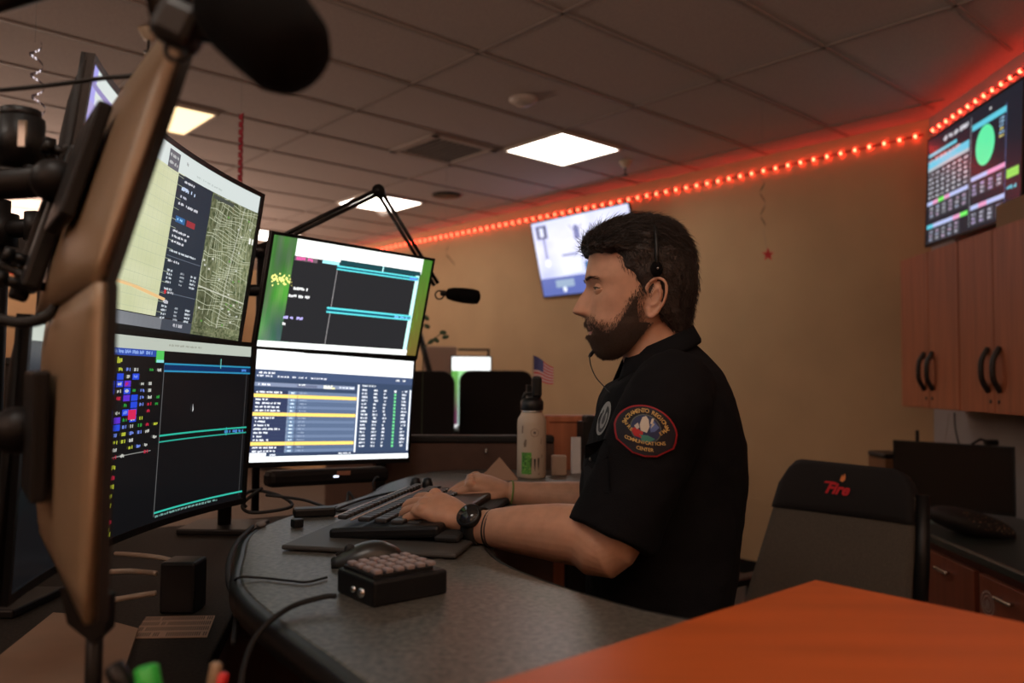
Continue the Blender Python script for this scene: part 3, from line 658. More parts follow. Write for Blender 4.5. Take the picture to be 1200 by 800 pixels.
solo('plug', MB().box(Z(352, 622, DZ)+Vector((0, 0, .008)), (.02, .02, .016), rot=R_(40), bev=.003), M_black, 'small black plug lying in front of the hub', 'plug')
solo('putty', MB().ball(Z(310, 622, DZ)+Vector((0, 0, .004)), (.010, .009, .006)), mat('grey_putty', (.18, .16, .15), rough=.8), 'small grey lump on the left rim of the desk', 'lump')
# lower left shelf
def quadsheet(name, pix, z, m, label, cat, lift=.0012):
    V = [Z(a, b, z) for a, b in pix]; mb = MB(); n = len(V)
    return solo(name, MB().prism([(v.x, v.y) for v in V], z, z+lift), m, label, cat, loc=(V[0].x, V[0].y, z))
quadsheet('paper_bag', [(68, 731), (108, 733), (168, 748), (150, 805), (140, 860), (-60, 860), (-20, 805)], KZ, mat('kraft_paper', (.20, .125, .08), rough=.8, vary=.12, vscale=6), 'tan folded paper lying at the bottom left corner', 'paper', .006)
sh = thing('printed_sheet', 'small tan card printed with rows of lines on the low shelf', 'card', Z(210, 742, KZ))
V = [Z(a, b, KZ+.002) for a, b in ((177, 730), (258, 727), (249, 752), (160, 755))]
obj('card', MB().prism([(v.x, v.y) for v in V], KZ+.0005, KZ+.002), mat('card_tan', (.30, .19, .13), rough=.7), sh)
mk = MB()
for r in range(4):
    for k in range(34):
        if random.random() < .12: continue
        u, v = (k+.2)/34.5, (r+.15)/4
        def bl(u, v): return V[0]*(1-u)*(1-v)+V[1]*u*(1-v)+V[2]*u*v+V[3]*(1-u)*v
        a, b, c, d = bl(u, v), bl(u+.014, v), bl(u+.014, v+.17), bl(u, v+.17); mk.add([p+Vector((0, 0, .0004)) for p in (a, b, c, d)], [(0, 1, 2, 3)])
obj('print', mk, mat('ink_brown', (.05, .03, .02), rough=.8), sh, auto=False)
p = Z(212, 727, KZ); t = thing('power_brick', 'upright black power box on the low shelf with grey plugs', 'power adapter', p)
obj('case', MB().box(p+Vector((0, .03, .045)), (.062, .06, .09), bev=.005), M_black, t)
M_gcab = mat('grey_cable', (.28, .22, .17), rough=.5)
for k, pts in enumerate(([P(222, 668, 1.5), P(195, 661, 1.5), P(165, 658, 1.52), P(140, 657, 1.55)], [P(188, 679, 1.36), P(160, 677, 1.38), P(135, 678, 1.4)], [P(188, 702, 1.34), P(165, 706, 1.34), P(138, 711, 1.33)])):
    cable('cable', pts, .0045, ('upper grey cable curving to the black power box', 'middle grey cable plugged into the black power box', 'lower grey cable plugged into the black power box')[k], M_gcab)
obj('foot', MB().slab([(0, 0), (.035, -.015), (.035, -.075), (.015, -.095), (-.03, -.06), (-.045, 0)], P(118, 692, .80), (.55, 0, 0), (0, 0, .55), .02).cyl(Vector((P(118, 720, .80).x, .80, KZ)), P(118, 700, .80), .008), M_metal, ns)
def marker(px, py, d, label, m, dirv, r=.008, L=.11):
    p = P(px, py, d); t = thing('marker_pen', label, 'marker', p); dv = Vector(dirv).normalized()
    obj('cap', MB().tube([p, p+dv*.002, p+dv*.034], [r*.7, r, r*1.02], 16), m, t); obj('barrel', MB().tube([p+dv*.034, p+dv*L], r*.92, 14), M_dark, t); return t
cup = P(205, 842, .62); 
t = thing('pen_cup', 'dark cup just below the bottom edge holding the green and black markers', 'cup', (cup.x, cup.y, KZ)); cw = Vector((cup.x, cup.y, KZ))
obj('wall', MB().lathe([(.036, 0), (.042, .10), (.040, .10), (.034, .004)], cw), M_dark, t)
mg = mat('green_cap', (.03, .42, .05), rough=.4)
marker(178, 787, .66, 'green capped marker at the bottom edge', mg, (.25, -.1, -1), r=.0095)
marker(139, 786, .66, 'black marker left of the green one at the bottom edge', M_black, (.5, -.1, -.8), r=.008)
marker(261, 782, .70, 'tan capped pen at the bottom edge right of the green marker', mat('tan_cap', (.30, .20, .12), rough=.5), (-.15, -.1, -1), r=.005)
marker(269, 794, .70, 'red capped pen at the very bottom edge', mat('red_cap', (.6, .02, .02), rough=.4), (-.2, -.1, -1), r=.005)

# bottle
M_cream = mat('bottle_cream', (.50, .39, .29), rough=.45)
bp_ = Z(626, 561, DZ); bp_.y += .045; t = thing('water_bottle', 'cream water bottle with black lid and green and black stickers', 'bottle', bp_)
br = .0425
obj('body', MB().lathe([(br*.94, 0), (br, .005), (br, .158), (br*.97, .170), (br*.82, .182), (br*.74, .186), (br*.74, .190)], bp_, 36), M_cream, t)
obj('collar', MB().lathe([(br*.72, .188), (br*.72, .198)], bp_), M_chrome, t)
obj('lid', MB().lathe([(br*.76, .196), (br*.80, .200), (br*.80, .222), (br*.6, .232), (br*.2, .236)], bp_), M_black, t)
obj('handle', MB().tube([bp_+Vector((-.028, 0, .222)), bp_+Vector((-.02, 0, .245)), bp_+Vector((.012, 0, .25)), bp_+Vector((.026, 0, .222))], .006, 10), M_black, t)
obj('spout', MB().box(bp_+Vector((.014, .0, .265)), (.030, .024, .065), bev=.009), M_black, t)
st = MB()
def onb(a, z, col, pts):                     # decal on the curved side, a: angle from the camera direction
    V = []
    for x, y in pts: q = -math.pi/2+a+x/br; V.append(bp_+Vector((math.cos(q)*(br+.0006), math.sin(q)*(br+.0006), z+y)))
    st.add(V, [tuple(range(len(V)))], col)
for k in range(6): onb(-.75+k*.12, .014, (.10, .30, .05), [(0, 0), (.0052, 0), (.0052, .062), (0, .062)])
for k in range(40): onb(-.72+random.random()*.6, .016+random.random()*.055, random.choice(((.02, .12, .02), (.3, .55, .1), (.03, .05, .02))), [(0, 0), (.004, .001), (.003, .006)])
onb(.02, .058, (.03, .02, .02), [(-.018, 0), (.03, .002), (.032, .012), (-.02, .012)])
for x, yy in ((-.009, .06), (.002, .058), (.013, .06)): onb(.16, 0, (.03, .02, .02), [(x-.003, yy), (x+.003, yy), (x+.0015, yy-.022), (x, yy-.036), (x-.002, yy-.02)])
onb(.16, .012, (.08, .05, .04), [(-.016, 0), (.016, 0), (.016, .004), (-.016, .004)])
for k in range(20): a0 = k*math.pi/10; a1 = a0+math.pi/10; onb(.18, .133, (.22, .14, .10), [(.012*math.cos(a0), .012*math.sin(a0)), (.012*math.cos(a1), .012*math.sin(a1)), (.0105*math.cos(a1), .0105*math.sin(a1)), (.0105*math.cos(a0), .0105*math.sin(a0))])
onb(.18, .133, (.12, .08, .07), [(.006*math.cos(k*math.pi/5)*(1 if k % 2 else .45), .006*math.sin(k*math.pi/5)*(1 if k % 2 else .45)) for k in range(10)])
onb(-.75, .13, (.16, .10, .08), [(0, 0), (.004, .002), (.005, .025), (.001, .02)]); onb(-.55, .09, (.2, .14, .10), [(0, 0), (.007, .003), (.008, .022), (.003, .024), (-.002, .012)]); onb(.62, .10, (.2, .12, .09), [(0, 0), (.002, 0), (.004, .018), (.002, .018)])
obj('sticker', st, M_print, t, auto=False)
# tent card, small box, paper
tc_ = Z(586, 566, DZ); tc_.y += .05; t = thing('tent_card', 'small tan folded tent card behind the far hand', 'card', tc_)
obj('card', MB().slab([(-.055, 0), (.058, 0), (.004, .068)], tc_, (1, .15, 0), (0, .35, .94), .0015).slab([(-.055, 0), (.058, 0), (.004, .068)], tc_+Vector((0, .05, 0)), (1, .15, 0), (0, -.35, .94), .0015), mat('card_tan2', (.34, .20, .13), rough=.7), t)
solo('pill_case', MB().box(Z(659, 558, DZ)+Vector((0, .05, .03)), (.045, .03, .060), bev=.004), mat('tan_box', (.35, .24, .17), rough=.6), 'small tan box right of the water bottle', 'box')
solo('paper_note', MB().box(Vector((P(677, 522, 2.5).x, 2.5, DZ+.055)), (.03, .008, .11), rot=R_(20)), mat('white_paper', (.55, .55, .55), rough=.8), 'slip of white paper standing behind the man\'s chest', 'paper')
solo('metal_hook', MB().cyl(P(572, 524, 2.66), P(572, 528, 2.63), .004).ball(P(572, 530, 2.62), .005), M_chrome, 'tiny shiny hook on the brown partition', 'hook')
for px in (489, 503): solo('foam_knob', MB().lathe([(.012, 0), (.014, .02), (.010, .035), (.003, .038)], Z(px, 580, DZ)+Vector((0, .02, 0))), M_black, 'left one of two small black knobs behind the keyboard' if px == 489 else 'right one of two small black knobs behind the keyboard', 'knob')
# flag
f0 = P(624, 447, 2.668); t = thing('desk_flag', 'small American flag on a stick behind the water bottle', 'flag', f0)
obj('stick', MB().cyl(Vector((f0.x, f0.y, CZ-.18)), P(625, 415, 2.668), .0025), mat('stick', (.4, .3, .2)), t)
fl = MB(); FO = P(626, 416, 2.663)
def fpt(u, v): return FO+Vector((.064*u, .010*math.sin(u*5), -.037*u-.086*v*(1-.35*u)+.003*math.sin(u*6)))
for i in range(13):
    for k in range(8): fl.add([fpt(k/8, i/13), fpt((k+1)/8, i/13), fpt((k+1)/8, (i+1)/13), fpt(k/8, (i+1)/13)], [(0, 1, 2, 3)], (.07, .08, .22) if (i < 7 and k < 4) else ((.55, .10, .11) if i % 2 == 0 else (.60, .45, .45)))
obj('cloth', fl, M_print, t, auto=False)
solo('pen_pot', MB().lathe([(.019, 0), (.019, .165)], (f0.x, f0.y, CZ-.187)), M_black, 'tall black pot on the low partition that holds the small flag', 'pot')

# ------------------------------------------------------------------ behind: distant station, chairs
t = thing('distant_desk', 'dark desk beyond the brown partition under the portrait monitor', 'desk', (-.45, 5.8, 0))
obj('desktop', MB().box((-.3, 5.9, 1.06), (2.2, .8, .03), rot=ang+math.pi/2+.0, bev=.004), M_dark, t); obj('base', MB().box((-.3, 5.9, .52), (2.0, .6, 1.04), rot=ang+math.pi/2), M_brown, t)
S = Scr(.27, .50); S.rect(0, 0, 1, .19, (.95, .97, .95), 1); S.cells(0, .19, 1, .95, 12, 20, lambda a, b: (.10, .30*max(0, 1-b*1.3)+.03, .06) if abs(a-.3) > .12 else (.25+.1*b, .55-.05*b, .22+.25*b), 1); S.rect(0, .94, 1, 1, (.6, .6, .6), 2)
m4, M4 = monitor('monitor', [-.283, 5.62, -.105, -1.62, 0, 0], S, 'distant portrait monitor glowing white and green between two black chairs')
t = thing('monitor_light', 'thin black light bar on top of the distant portrait monitor', 'lamp', M=M4)
obj('bar', MB().box((.02, -.03, .30), (.22, .02, .015), bev=.004).box((.12, 0, .275), (.012, .05, .05)), M_black, t, world=False)
obj('foot', MB().lathe([(.11, 0), (.11, .012), (.02, .02), (.018, .10)], (-.283, 5.68, 1.075)), M_dark, m4)
M_mesh = mat('chair_mesh', (.008, .007, .007), rough=.9, bump=.4, bscale=500)
def tallchair(c, yaw, w_, top, label):
    t = thing('dispatch_chair', label, 'chair', (c[0], c[1], 0), yaw, group=None)
    def plate(w, z0, z1, y0, th, rr=.07, n=8):
        pl = []
        for sx, a0 in ((1, 0), (-1, math.pi/2)):
            for k in range(n+1): a = a0+k*math.pi/2/n; pl.append((sx*(w/2-rr)+rr*math.cos(a), z1-rr+rr*math.sin(a)))
        pl += [(-w/2, z0), (w/2, z0)]; return MB().slab(pl, (0, y0, 0), (1, 0, 0), (0, 0, 1), th)
    obj('backrest', plate(w_, .62, top, 0, .06), M_mesh, t, world=False, bevel=.01)
    obj('seat', MB().box((0, -.26, .56), (w_, .50, .10), bev=.04), M_mesh, t, world=False)
    for s_ in (-1, 1): obj('armrest', MB().tube([(s_*w_*.50, -.1, .58), (s_*w_*.52, -.12, .78), (s_*w_*.52, -.35, .80)], .02), M_black, t, world=False)
    obj('gas_lift', MB().cyl((0, -.26, .10), (0, -.26, .52), .03), M_metal, t, world=False)
    for k in range(5):
        a = k*2*math.pi/5; obj('leg', MB().tube([(0, -.26, .12), (.3*math.cos(a), -.26+.3*math.sin(a), .07)], [.03, .018]), M_black, t, world=False)
        obj('caster', MB().cyl((.3*math.cos(a)-.02, -.26+.3*math.sin(a), .03), (.3*math.cos(a)+.02, -.26+.3*math.sin(a), .03), .03), M_black, t, world=False)
    return t
tallchair((P(583, 443, 4.8).x, 4.8), R_(188), .44, 1.465, 'black high backed chair right of the distant portrait monitor')
tallchair((P(489, 443, 4.3).x, 4.3), R_(178), .40, 1.455, 'black high backed chair left of the distant portrait monitor, half behind the middle monitors')
# twig, leaning stand, pale board
t = thing('leaf_sprig', 'green artificial leaf sprig above the distant chairs', 'plant', P(497, 412, 3.6)); st_ = [P(496, 445, 3.6), P(499, 408, 3.6), P(508, 399, 3.6), P(518, 392, 3.6), P(522, 395, 3.6)]
obj('pot', MB().lathe([(.07, 0), (.10, .18), (.09, .18)], (st_[0].x, 3.6, 0)), M_dark, t); st_ = [Vector((st_[0].x, 3.6, .15))]+st_; obj('stem', MB().tube(smoothpts(st_, 4), .002, 6), mat('stem_green', (.05, .08, .04)), t)
for px, py in ((499, 374), (505, 402), (519, 391), (500, 384), (511, 400), (522, 396)): obj('leaf', MB().ball(P(px, py, 3.6), (.016, .004, .010), 6, rot=Matrix.Rotation(random.uniform(-1, 1), 3, 'Y')), mat('leaf_green', (.06, .13, .07)), t)
solo('leaning_pole', MB().tube([P(490, 388, 4.4), P(505, 440, 4.4), P(505, 440, 4.4)+Vector((.10, 0, -1.42))], .016, 4), M_dark, 'slanted dark bar right of the upper middle monitor', 'pole')
solo('pale_board', MB().box(P(516, 425, 5.9), (.24, .02, .22), bev=.004), mat('pale_board_paint', (.50, .36, .29), rough=.8), 'pale board behind the leaf sprig and the distant monitor', 'board')

# ------------------------------------------------------------------ wall television and wall screen
S = Scr(1.22, .69); S.rect(0, 0, 1, 1, (.60, .66, .95), 1)
def tvc(a, b):
    n = noise.noise(Vector((a*5, b*1.2, 7)))*.5+.5; m_ = noise.noise(Vector((a*9, b*7, 3)))*.5+.5
    return (.50+.42*n-.12*m_, .55+.40*n-.12*m_, .88+.12*n)
S.cells(0, 0, 1, .76, 36, 20, tvc, 2); S.rect(0, .76, 1, 1, (.10, .14, .42), 3)
S.rect(.04, .05, .16, .23, (.05, .08, .22), 4); S.rect(.08, .08, .12, .20, (.7, .75, .95), 5); S.rect(.10, .23, .125, .50, (.18, .22, .45), 4); S.disc(.115, .56, .035, (.9, .93, 1), 5)
S.disc(.47, .17, .035, (.10, .14, .35), 5); S.rect(.44, .19, .50, .30, (.10, .14, .38), 5); S.line([(.40, .10), (.46, .22)], .01, (.3, .3, .45), 5); S.line([(.53, .12), (.49, .22)], .01, (.3, .3, .45), 5)
S.rect(.28, .47, .45, .50, (.18, .22, .45), 4); S.rect(.27, .55, .46, .72, (.85, .9, 1), 5); S.disc(.57, .57, .04, (.30, .16, .20), 5); S.rect(.50, .60, .60, .76, (.04, .14, .34), 5); S.disc(.66, .52, .03, (.25, .15, .15), 5); S.rect(.62, .56, .75, .76, (.12, .16, .35), 5)
S.rect(.16, .80, .36, .90, (.30, .40, .55), 5); S.disc(.25, .93, .025, (.85, .9, 1), 6); S.rect(.5, .82, .7, .93, (.2, .28, .55), 5)
M_tv = screen_mat('screen_television', 1.22)
M5 = monitor('television', [.6228, 7.0906, 1.1085, -2.4556, .2515, 0], S, 'wall television tilted down behind the man\'s forehead, showing a pale blue room', 'television', bez=.012, chin=.014, hump=.03, smat=M_tv)[1]
t = thing('wall_mount', 'tilting bracket that holds the television on the back wall', 'bracket', M=M5)
obj('arm', MB().box((0, .10, .06), (.30, .14, .20), bev=.01), M_metal, t, world=False)
S = Scr(1.1, .62); K0 = (.012, .014, .022); S.rect(0, 0, 1, 1, K0, 1)
LC, LV, PK, LG, WT = (.10, .50, .62), (.42, .48, .75), (.70, .30, .50), (.15, .75, .12), (.45, .45, .5)
S.words(.20, .055, .32, .045, (.6, .6, .65)); S.rect(.01, .145, .36, .175, LC, 3); S.words(.02, .20, .40, .03, (.7, .35, .35)); S.rect(.01, .215, .50, .30, (.12, .50, .66), 3); S.rect(.01, .285, .50, .315, (.38, .45, .50), 4)
for r in range(6):
    v = .335+r*.043
    S.words(.02, v, .07, .022, (.5, .5, .55))
    for c in range(6): S.rect(.11+c*.067, v, .165+c*.067, v+.035, (.05, .055, .07), 3); S.words(.115+c*.067, v+.006, .04, .022, (.6, .6, .65), 4)
def barr(u0_, u1_, v, segs):
    w_ = (u1_-u0_)/len(segs)
    for k, c in enumerate(segs): S.rect(u0_+k*w_, v, u0_+(k+1)*w_, v+.038, c, 3)
barr(.01, .50, .60, [LV, PK, LG, PK, LV, LV, LV]); barr(.01, .50, .82, [LC, LV, LV, LV, PK, LG])
for v0, n_ in ((.65, 6), (.87, 5)):
    for c in range(n_):
        u = .04+c*.078; S.rect(u, v0, u+.06, v0+.12, (.06, .065, .08), 3)
        for r in range(3): S.words(u+.01, v0+.015+r*.035, .04, .02, random.choice(((.5, .35, .5), (.4, .45, .6), WT)), 4)
S.rect(.515, .04, .519, .97, (.3, .33, .36), 3); S.rect(.53, .12, .86, .17, LC, 3); S.disc(.665, .34, .102, (.10, .72, .33), 4); S.rect(.86, .10, .863, .95, (.12, .18, .4), 3)
for k in range(6): S.words(.80, .19+k*.028, .05, .018, random.choice(((.7, .6, .2), (.3, .5, .7))), 4)
barr(.53, .86, .56, [LV, LV, PK, PK]); barr(.53, .86, .80, [LV, PK, LV, LV]); S.rect(.875, .63, .98, .70, (.25, .6, .1), 3); S.words(.88, .76, .09, .03, LC, 4)
for v0 in (.62, .86):
    for c in range(4):
        u = .54+c*.08; S.rect(u, v0, u+.06, v0+.11, (.06, .065, .08), 3)
        for r in range(3): S.words(u+.01, v0+.012+r*.033, .04, .02, random.choice(((.45, .35, .6), (.5, .5, .6))), 4)
S.rect(.70, .055, .72, .075, (.5, .5, .5), 3)
M6 = monitor('television', [2.40, 4.2067, 1.1051, 3.0261, -.0282, -.031], S, 'wall screen at upper right with coloured tables and a green disc', 'television', bez=.012, chin=.014, hump=.02, smat=M_tv)[1]
t = thing('wall_mount', 'bracket that holds the table screen on the right wall', 'bracket', M=M6)
obj('arm', MB().box((0, .085, 0), (.25, .07, .25), bev=.01), M_metal, t, world=False)

# ------------------------------------------------------------------ right wall: cabinets, counter, monitor, chair
dW = (C0-D1).normalized(); nW = Vector((0, 0, 1)).cross(dW)
if nW.x > 0: nW = -nW
rw = math.atan2(dW.y, dW.x)
fr0 = Vector((2.252, 4.66, 0))               # left end of the cabinet fronts
Zb, Zt = CZ-.142, CZ+.702
M_hand = mat('handle_black', (.012, .009, .009), rough=.4)
# local frame: x runs from the corner towards the camera, y into the wall
xC = -dW; yC = -nW
def CF(x, y, z): p = fr0+xC*x+yC*y; return Vector((p.x, p.y, z))
crot = Matrix((xC, yC, Vector((0, 0, 1)))).transposed()
def wallcab(x0, widths, hside, label):
    t = thing('wall_cabinet', label, 'cabinet', CF(x0, 0, Zb)); tot = sum(widths)
    obj('body', MB().box(CF(x0+tot/2, .175, (Zb+Zt)/2), (tot, .31, Zt-Zb), rot=crot), M_cherry, t)
    x = x0
    for k, w_ in enumerate(widths):
        d_ = obj('door', MB().box(CF(x+w_/2, .009, (Zb+Zt)/2), (w_-.006, .020, Zt-Zb-.006), rot=crot, bev=.002), M_cherry, t)
        hx = x+w_-.05 if hside[k] > 0 else x+.05
        pts = [(CF(hx, -.002, Zb+.10)), CF(hx, -.03, Zb+.15), CF(hx, -.036, Zb+.20), CF(hx, -.03, Zb+.25), CF(hx, -.002, Zb+.30)]
        obj('handle', MB().tube(smoothpts(pts, 4), .013, 8), M_hand, d_)
        obj('lock', MB().cyl(CF(hx+.015*hside[k], -.004, Zb+.055), CF(hx+.015*hside[k], .0, Zb+.055), .009), M_hand, d_)
        x += w_
    return t
wallcab(0, (.35, .33), (1, -1), 'cherry wall cabinet left of the two, nearest the corner')
wallcab(.685, (.32, .36), (1, -1), 'cherry wall cabinet nearer the right edge')
wallcab(1.37, (.36, .36), (1, -1), 'cherry wall cabinet beyond the right edge of the picture')
p = CF(1.13, .14, Zt); solo('cardboard_box', MB().box(p+Vector((0, 0, .055)), (.30, .22, .11), rot=crot, bev=.003), mat('cardboard', (.30, .20, .12), rough=.8), 'tan cardboard box on top of the cabinets beside the wall screen', 'box')
# counter
cz = CZ-.65; k0 = Vector((1.91, 4.9, 0)); 
def KF(x, y, z): p = k0+xC*x+yC*y; return Vector((p.x, p.y, z))
t = thing('base_cabinet', 'cherry base cabinet with dark counter along the right wall', 'cabinet', KF(0, 0, 0)); M_ct = mat('counter_green', (.030, .040, .038), rough=.3, vary=.3, vscale=200)
L_ = 3.4; dep = .60
obj('countertop', MB().box(KF(L_/2, dep/2-.01, cz-.02), (L_, dep+.02, .04), rot=crot, bev=.01), M_ct, t)
obj('carcass', MB().box(KF(L_/2, dep/2+.02, (cz-.04)/2), (L_-.04, dep-.06, cz-.04), rot=crot), mat('cherry_dark', (.10, .030, .018), rough=.5), t)
M_dr = mat('drawer_front', (.17, .045, .022), rough=.4, wood=(20, 20, 1.4), vary=.15, vscale=1.5)
for k in range(6):
    x = .60+k*.47-.0; d_ = obj('drawer', MB().box(KF(x, .0, cz-.075-.14), (.43, .022, .28), rot=crot, bev=.003), M_dr, t)
    obj('pull', MB().box(KF(x-.02, -.03, cz-.13), (.11, .012, .014), rot=crot, bev=.004).box(KF(x-.06, -.018, cz-.13), (.01, .03, .012), rot=crot).box(KF(x+.02, -.018, cz-.13), (.01, .03, .012), rot=crot), M_chrome, d_)
    obj('door', MB().box(KF(x, .0, (cz-.37)/2+.03), (.43, .022, cz-.46), rot=crot, bev=.003), M_dr, t)
# ring sticker on a drawer
r_ = ray(1163, 697); rr_ = (k0.dot(yC)-.012-0)/(r_.dot(yC)); sp = Vector((r_.x, r_.y, r_.z))*rr_+Vector((0, 0, CZ)); t = thing('round_sticker', 'pale round emblem sticker on a drawer at the right edge', 'sticker', sp)
mk = MB(); Uq, Vq = xC, Vector((0, 0, 1))
for r0, r1, m_, c_ in ((.040, .047, 40, (.35, .28, .25)), (.026, .032, 30, (.35, .28, .25))):
    for k in range(m_): a0, a1 = 2*math.pi*k/m_, 2*math.pi*(k+1)/m_; mk.add([sp-yC*.001+Uq*r*math.cos(a)+Vq*r*math.sin(a) for r, a in ((r0, a0), (r1, a0), (r1, a1), (r0, a1))], [(0, 1, 2, 3)], c_)
mk.add([sp-yC*.001+Uq*a+Vq*b for a, b in ((-.014, -.02), (.014, -.02), (.016, .006), (0, .02), (-.016, .006))], [(0, 1, 2, 3, 4)], (.28, .2, .18))
obj('emblem', mk, M_print, t, auto=False)
# monitor on counter
S = Scr(.51, .29); S.rect(0, 0, 1, 1, (.0, .0, .0), 1)
sq = [.85*2.4388, .85*4.4959, -.85*.5191+.0, 3.9, 0, 0]; m7, M7 = monitor('monitor', sq, S, 'dark switched off monitor on the right counter', smat=mat('screen_off', (.02, .016, .013), rough=.25))
p = M7 @ Vector((0, .06, 0)); obj('foot', MB().cyl((p.x, p.y, cz+.01), (p.x, p.y, p.z-.02), .02).box((p.x, p.y, cz+.006), (.2, .16, .012), bev=.004), M_dark, m7)
p = P(1043, 541, 4.3); p.z = cz; p += Vector((-.0, .0, 0)); t = thing('storage_box', 'brown box behind the left side of the switched off monitor', 'box', p)
obj('box', MB().box(p+Vector((0, 0, .125)), (.12, .2, .25), bev=.004), mat('box_brown', (.18, .08, .03), rough=.6), t); obj('lid', MB().box(p+Vector((0, 0, .262)), (.13, .2, .03), bev=.01), M_black, t)
p = M7 @ Vector((-.16, .03, .15)); solo('webcam_stick', MB().box(p+Vector((0, 0, .02)), (.014, .014, .07), bev=.003), M_black, 'short black stick standing above the switched off monitor', 'antenna')
p = M7 @ Vector((.16, .04, .165)); solo('webcam', MB().box(p, (.06, .03, .025), bev=.006).tube([p, p+Vector((-.05, 0, .015)), p+Vector((-.09, 0, -.01))], .006), M_dark, 'small dark webcam on top of the switched off monitor', 'webcam')
cable('cable', [P(1120, 474, 4.1), P(1121, 490, 4.1), P(1124, 505, 4.1), P(1127, 515, 4.1)], .004, 'dark cable hanging below the wall cabinets', M_dark)
cable('cable', [P(1114, 474, 4.12), P(1112, 490, 4.12), P(1109, 510, 4.12)], .0015, 'thin pale wire hanging left of the dark cable', mat('pale_wire', (.3, .25, .2)))
p = Z(1108, 597, cz); t = thing('cloth', 'pale cloth lying on the counter behind the dark bag', 'cloth', p)
obj('cloth', MB().ball(p+Vector((-.02, .0, .022)), (.11, .06, .022), 12), mat('pale_cloth', (.45, .34, .28), rough=.9, bump=.8, bscale=30), t)
solo('teal_sheet', MB().box(Z(1098, 603, cz)+Vector((0, .05, .003)), (.16, .18, .004), rot=crot), mat('teal_sheet', (.12, .20, .19), rough=.3), 'pale teal sheet on the counter edge by the cloth', 'paper')
p = Z(1160, 622, cz); t = thing('bag', 'black bag with speckled pattern lying on the right counter', 'bag', p)
obj('body', MB().ball(p+Vector((-.01, .10, .05)), (.19, .12, .055), 14, rot=Matrix.Rotation(.25, 3, 'Y')), mat('bag_black', (.012, .010, .010), rough=.7, bump=.5, bscale=40), t)
mk = MB()
for _ in range(60):
    a, b = random.uniform(-.9, .1), random.uniform(-.75, .75); x, z_ = random.uniform(-.08, .14), random.uniform(-.01, .045)
    q = p+Vector((-.01+x, .10-.12*math.sqrt(max(.05, 1-(x/.19)**2-(z_/.055)**2))-.002, .05+z_-.25*x)); s_ = .004; mk.add([q, q+Vector((s_*1.6, 0, .001)), q+Vector((s_, 0, s_))], [(0, 1, 2)], random.choice(((.4, .2, .12), (.3, .15, .1), (.4, .3, .2))))
obj('speckles', mk, M_print, t, auto=False)
# office chair
c_tl, c_tr, c_bl, c_br = P(926, 531, 2.86), P(1076, 544, 2.50), P(872, 720, 2.80), P(1068, 750, 2.46)
t = thing('office_chair', 'grey mesh office chair with a black embroidered headrest cover', 'chair', ((c_tl.x+c_tr.x)/2, 2.75, 0)); M_cf = mat('chair_fabric', (.095, .083, .068), rough=.95, bump=.8, bscale=420, vary=.2, vscale=300)
def bpt(u, v, off=0):                        # u across, v down the back
    a = c_tl.lerp(c_tr, u); b = c_bl.lerp(c_br, u); p = a.lerp(b, v); nn = (c_tr-c_tl).cross(c_bl-c_tl).normalized(); nn = nn if nn.y < 0 else -nn
    return p+nn*(off-.03*math.sin(math.pi*u)*0)
def backsheet(v0, v1, off, th, rnd=0, puff=.0):
    rings = []; n = 22
    for i in range(n+1):
        u = i/n; e = abs(2*u-1); top = v0+(rnd*(max(0, (e-.72)/.28)**2.5) if rnd else 0)
        rr_ = []
        for k in range(9): v = top+(v1-top)*k/8; rr_.append(bpt(u, v, off+puff*math.sin(math.pi*k/8)**.5*(1-e**4)))
        for k in range(8, -1, -1): v = top+(v1-top)*k/8; rr_.append(bpt(u, v, off-th))
        rings.append(rr_)
    return MB().loft(rings)
obj('backrest', backsheet(.10, 1.25, 0, .03, .05, .01), M_cf, t)
cap = obj('headrest_cover', backsheet(0, .31, .012, .06, .16, .012), mat('cover_black', (.006, .005, .006), rough=.85), t)
ux = (c_tr-c_tl).normalized(); vx = (c_tl-c_bl).normalized(); Lw = (c_tr-c_tl).length
mk = MB(); oo = bpt(.50, .165, .028)
mk.text('Fire', .052, oo, ux, vx, .001, (.55, .02, .03), bold=.002, fn=lambda x, y: oo+ux*(x+.22*y)+vx*y)
mk.add([oo+ux*a+vx*b for a, b in ((-.004, .030), (.006, .026), (.014, .034), (.012, .046), (.006, .056), (.004, .044), (-.002, .05))], [tuple(range(7))], (.75, .25, .08))
mk.add([oo+ux*a+vx*b for a, b in ((-.058, .016), (-.02, .018), (-.02, .023), (-.052, .023))], [(0, 1, 2, 3)], (.55, .02, .03))
obj('embroidery', mk, M_print, cap, auto=False)
obj('side_frame', MB().tube([bpt(1.02, .12, -.03), bpt(1.03, .5, -.04), bpt(1.03, 1.2, -.04)], .022, 10), M_black, t); obj('side_frame', MB().tube([bpt(-.01, .4, -.03), bpt(-.01, 1.2, -.04)], .012, 8), M_black, t)
cc = bpt(.5, 1.25); sc_ = Vector((cc.x+.12, cc.y+.25, .50)); yw = math.atan2(ux.y, ux.x)
obj('seat', MB().box(sc_, (.50, .48, .09), rot=yw, bev=.035), M_cf, t)
obj('spine', MB().tube([bpt(.5, .9, -.05), bpt(.5, 1.25, -.06), sc_-Vector((0, 0, .05))], .025), M_black, t)
for s_ in (-1, 1):
    q = sc_+ux*s_*.28; obj('armrest', MB().tube([q-Vector((0, 0, .03)), q+Vector((0, 0, .16))], .018).box(q+Vector((0, 0, .17)), (.07, .25, .03), rot=yw, bev=.012), M_black, t)
obj('gas_lift', MB().cyl((sc_.x, sc_.y, .1), (sc_.x, sc_.y, .46), .028), M_metal, t)
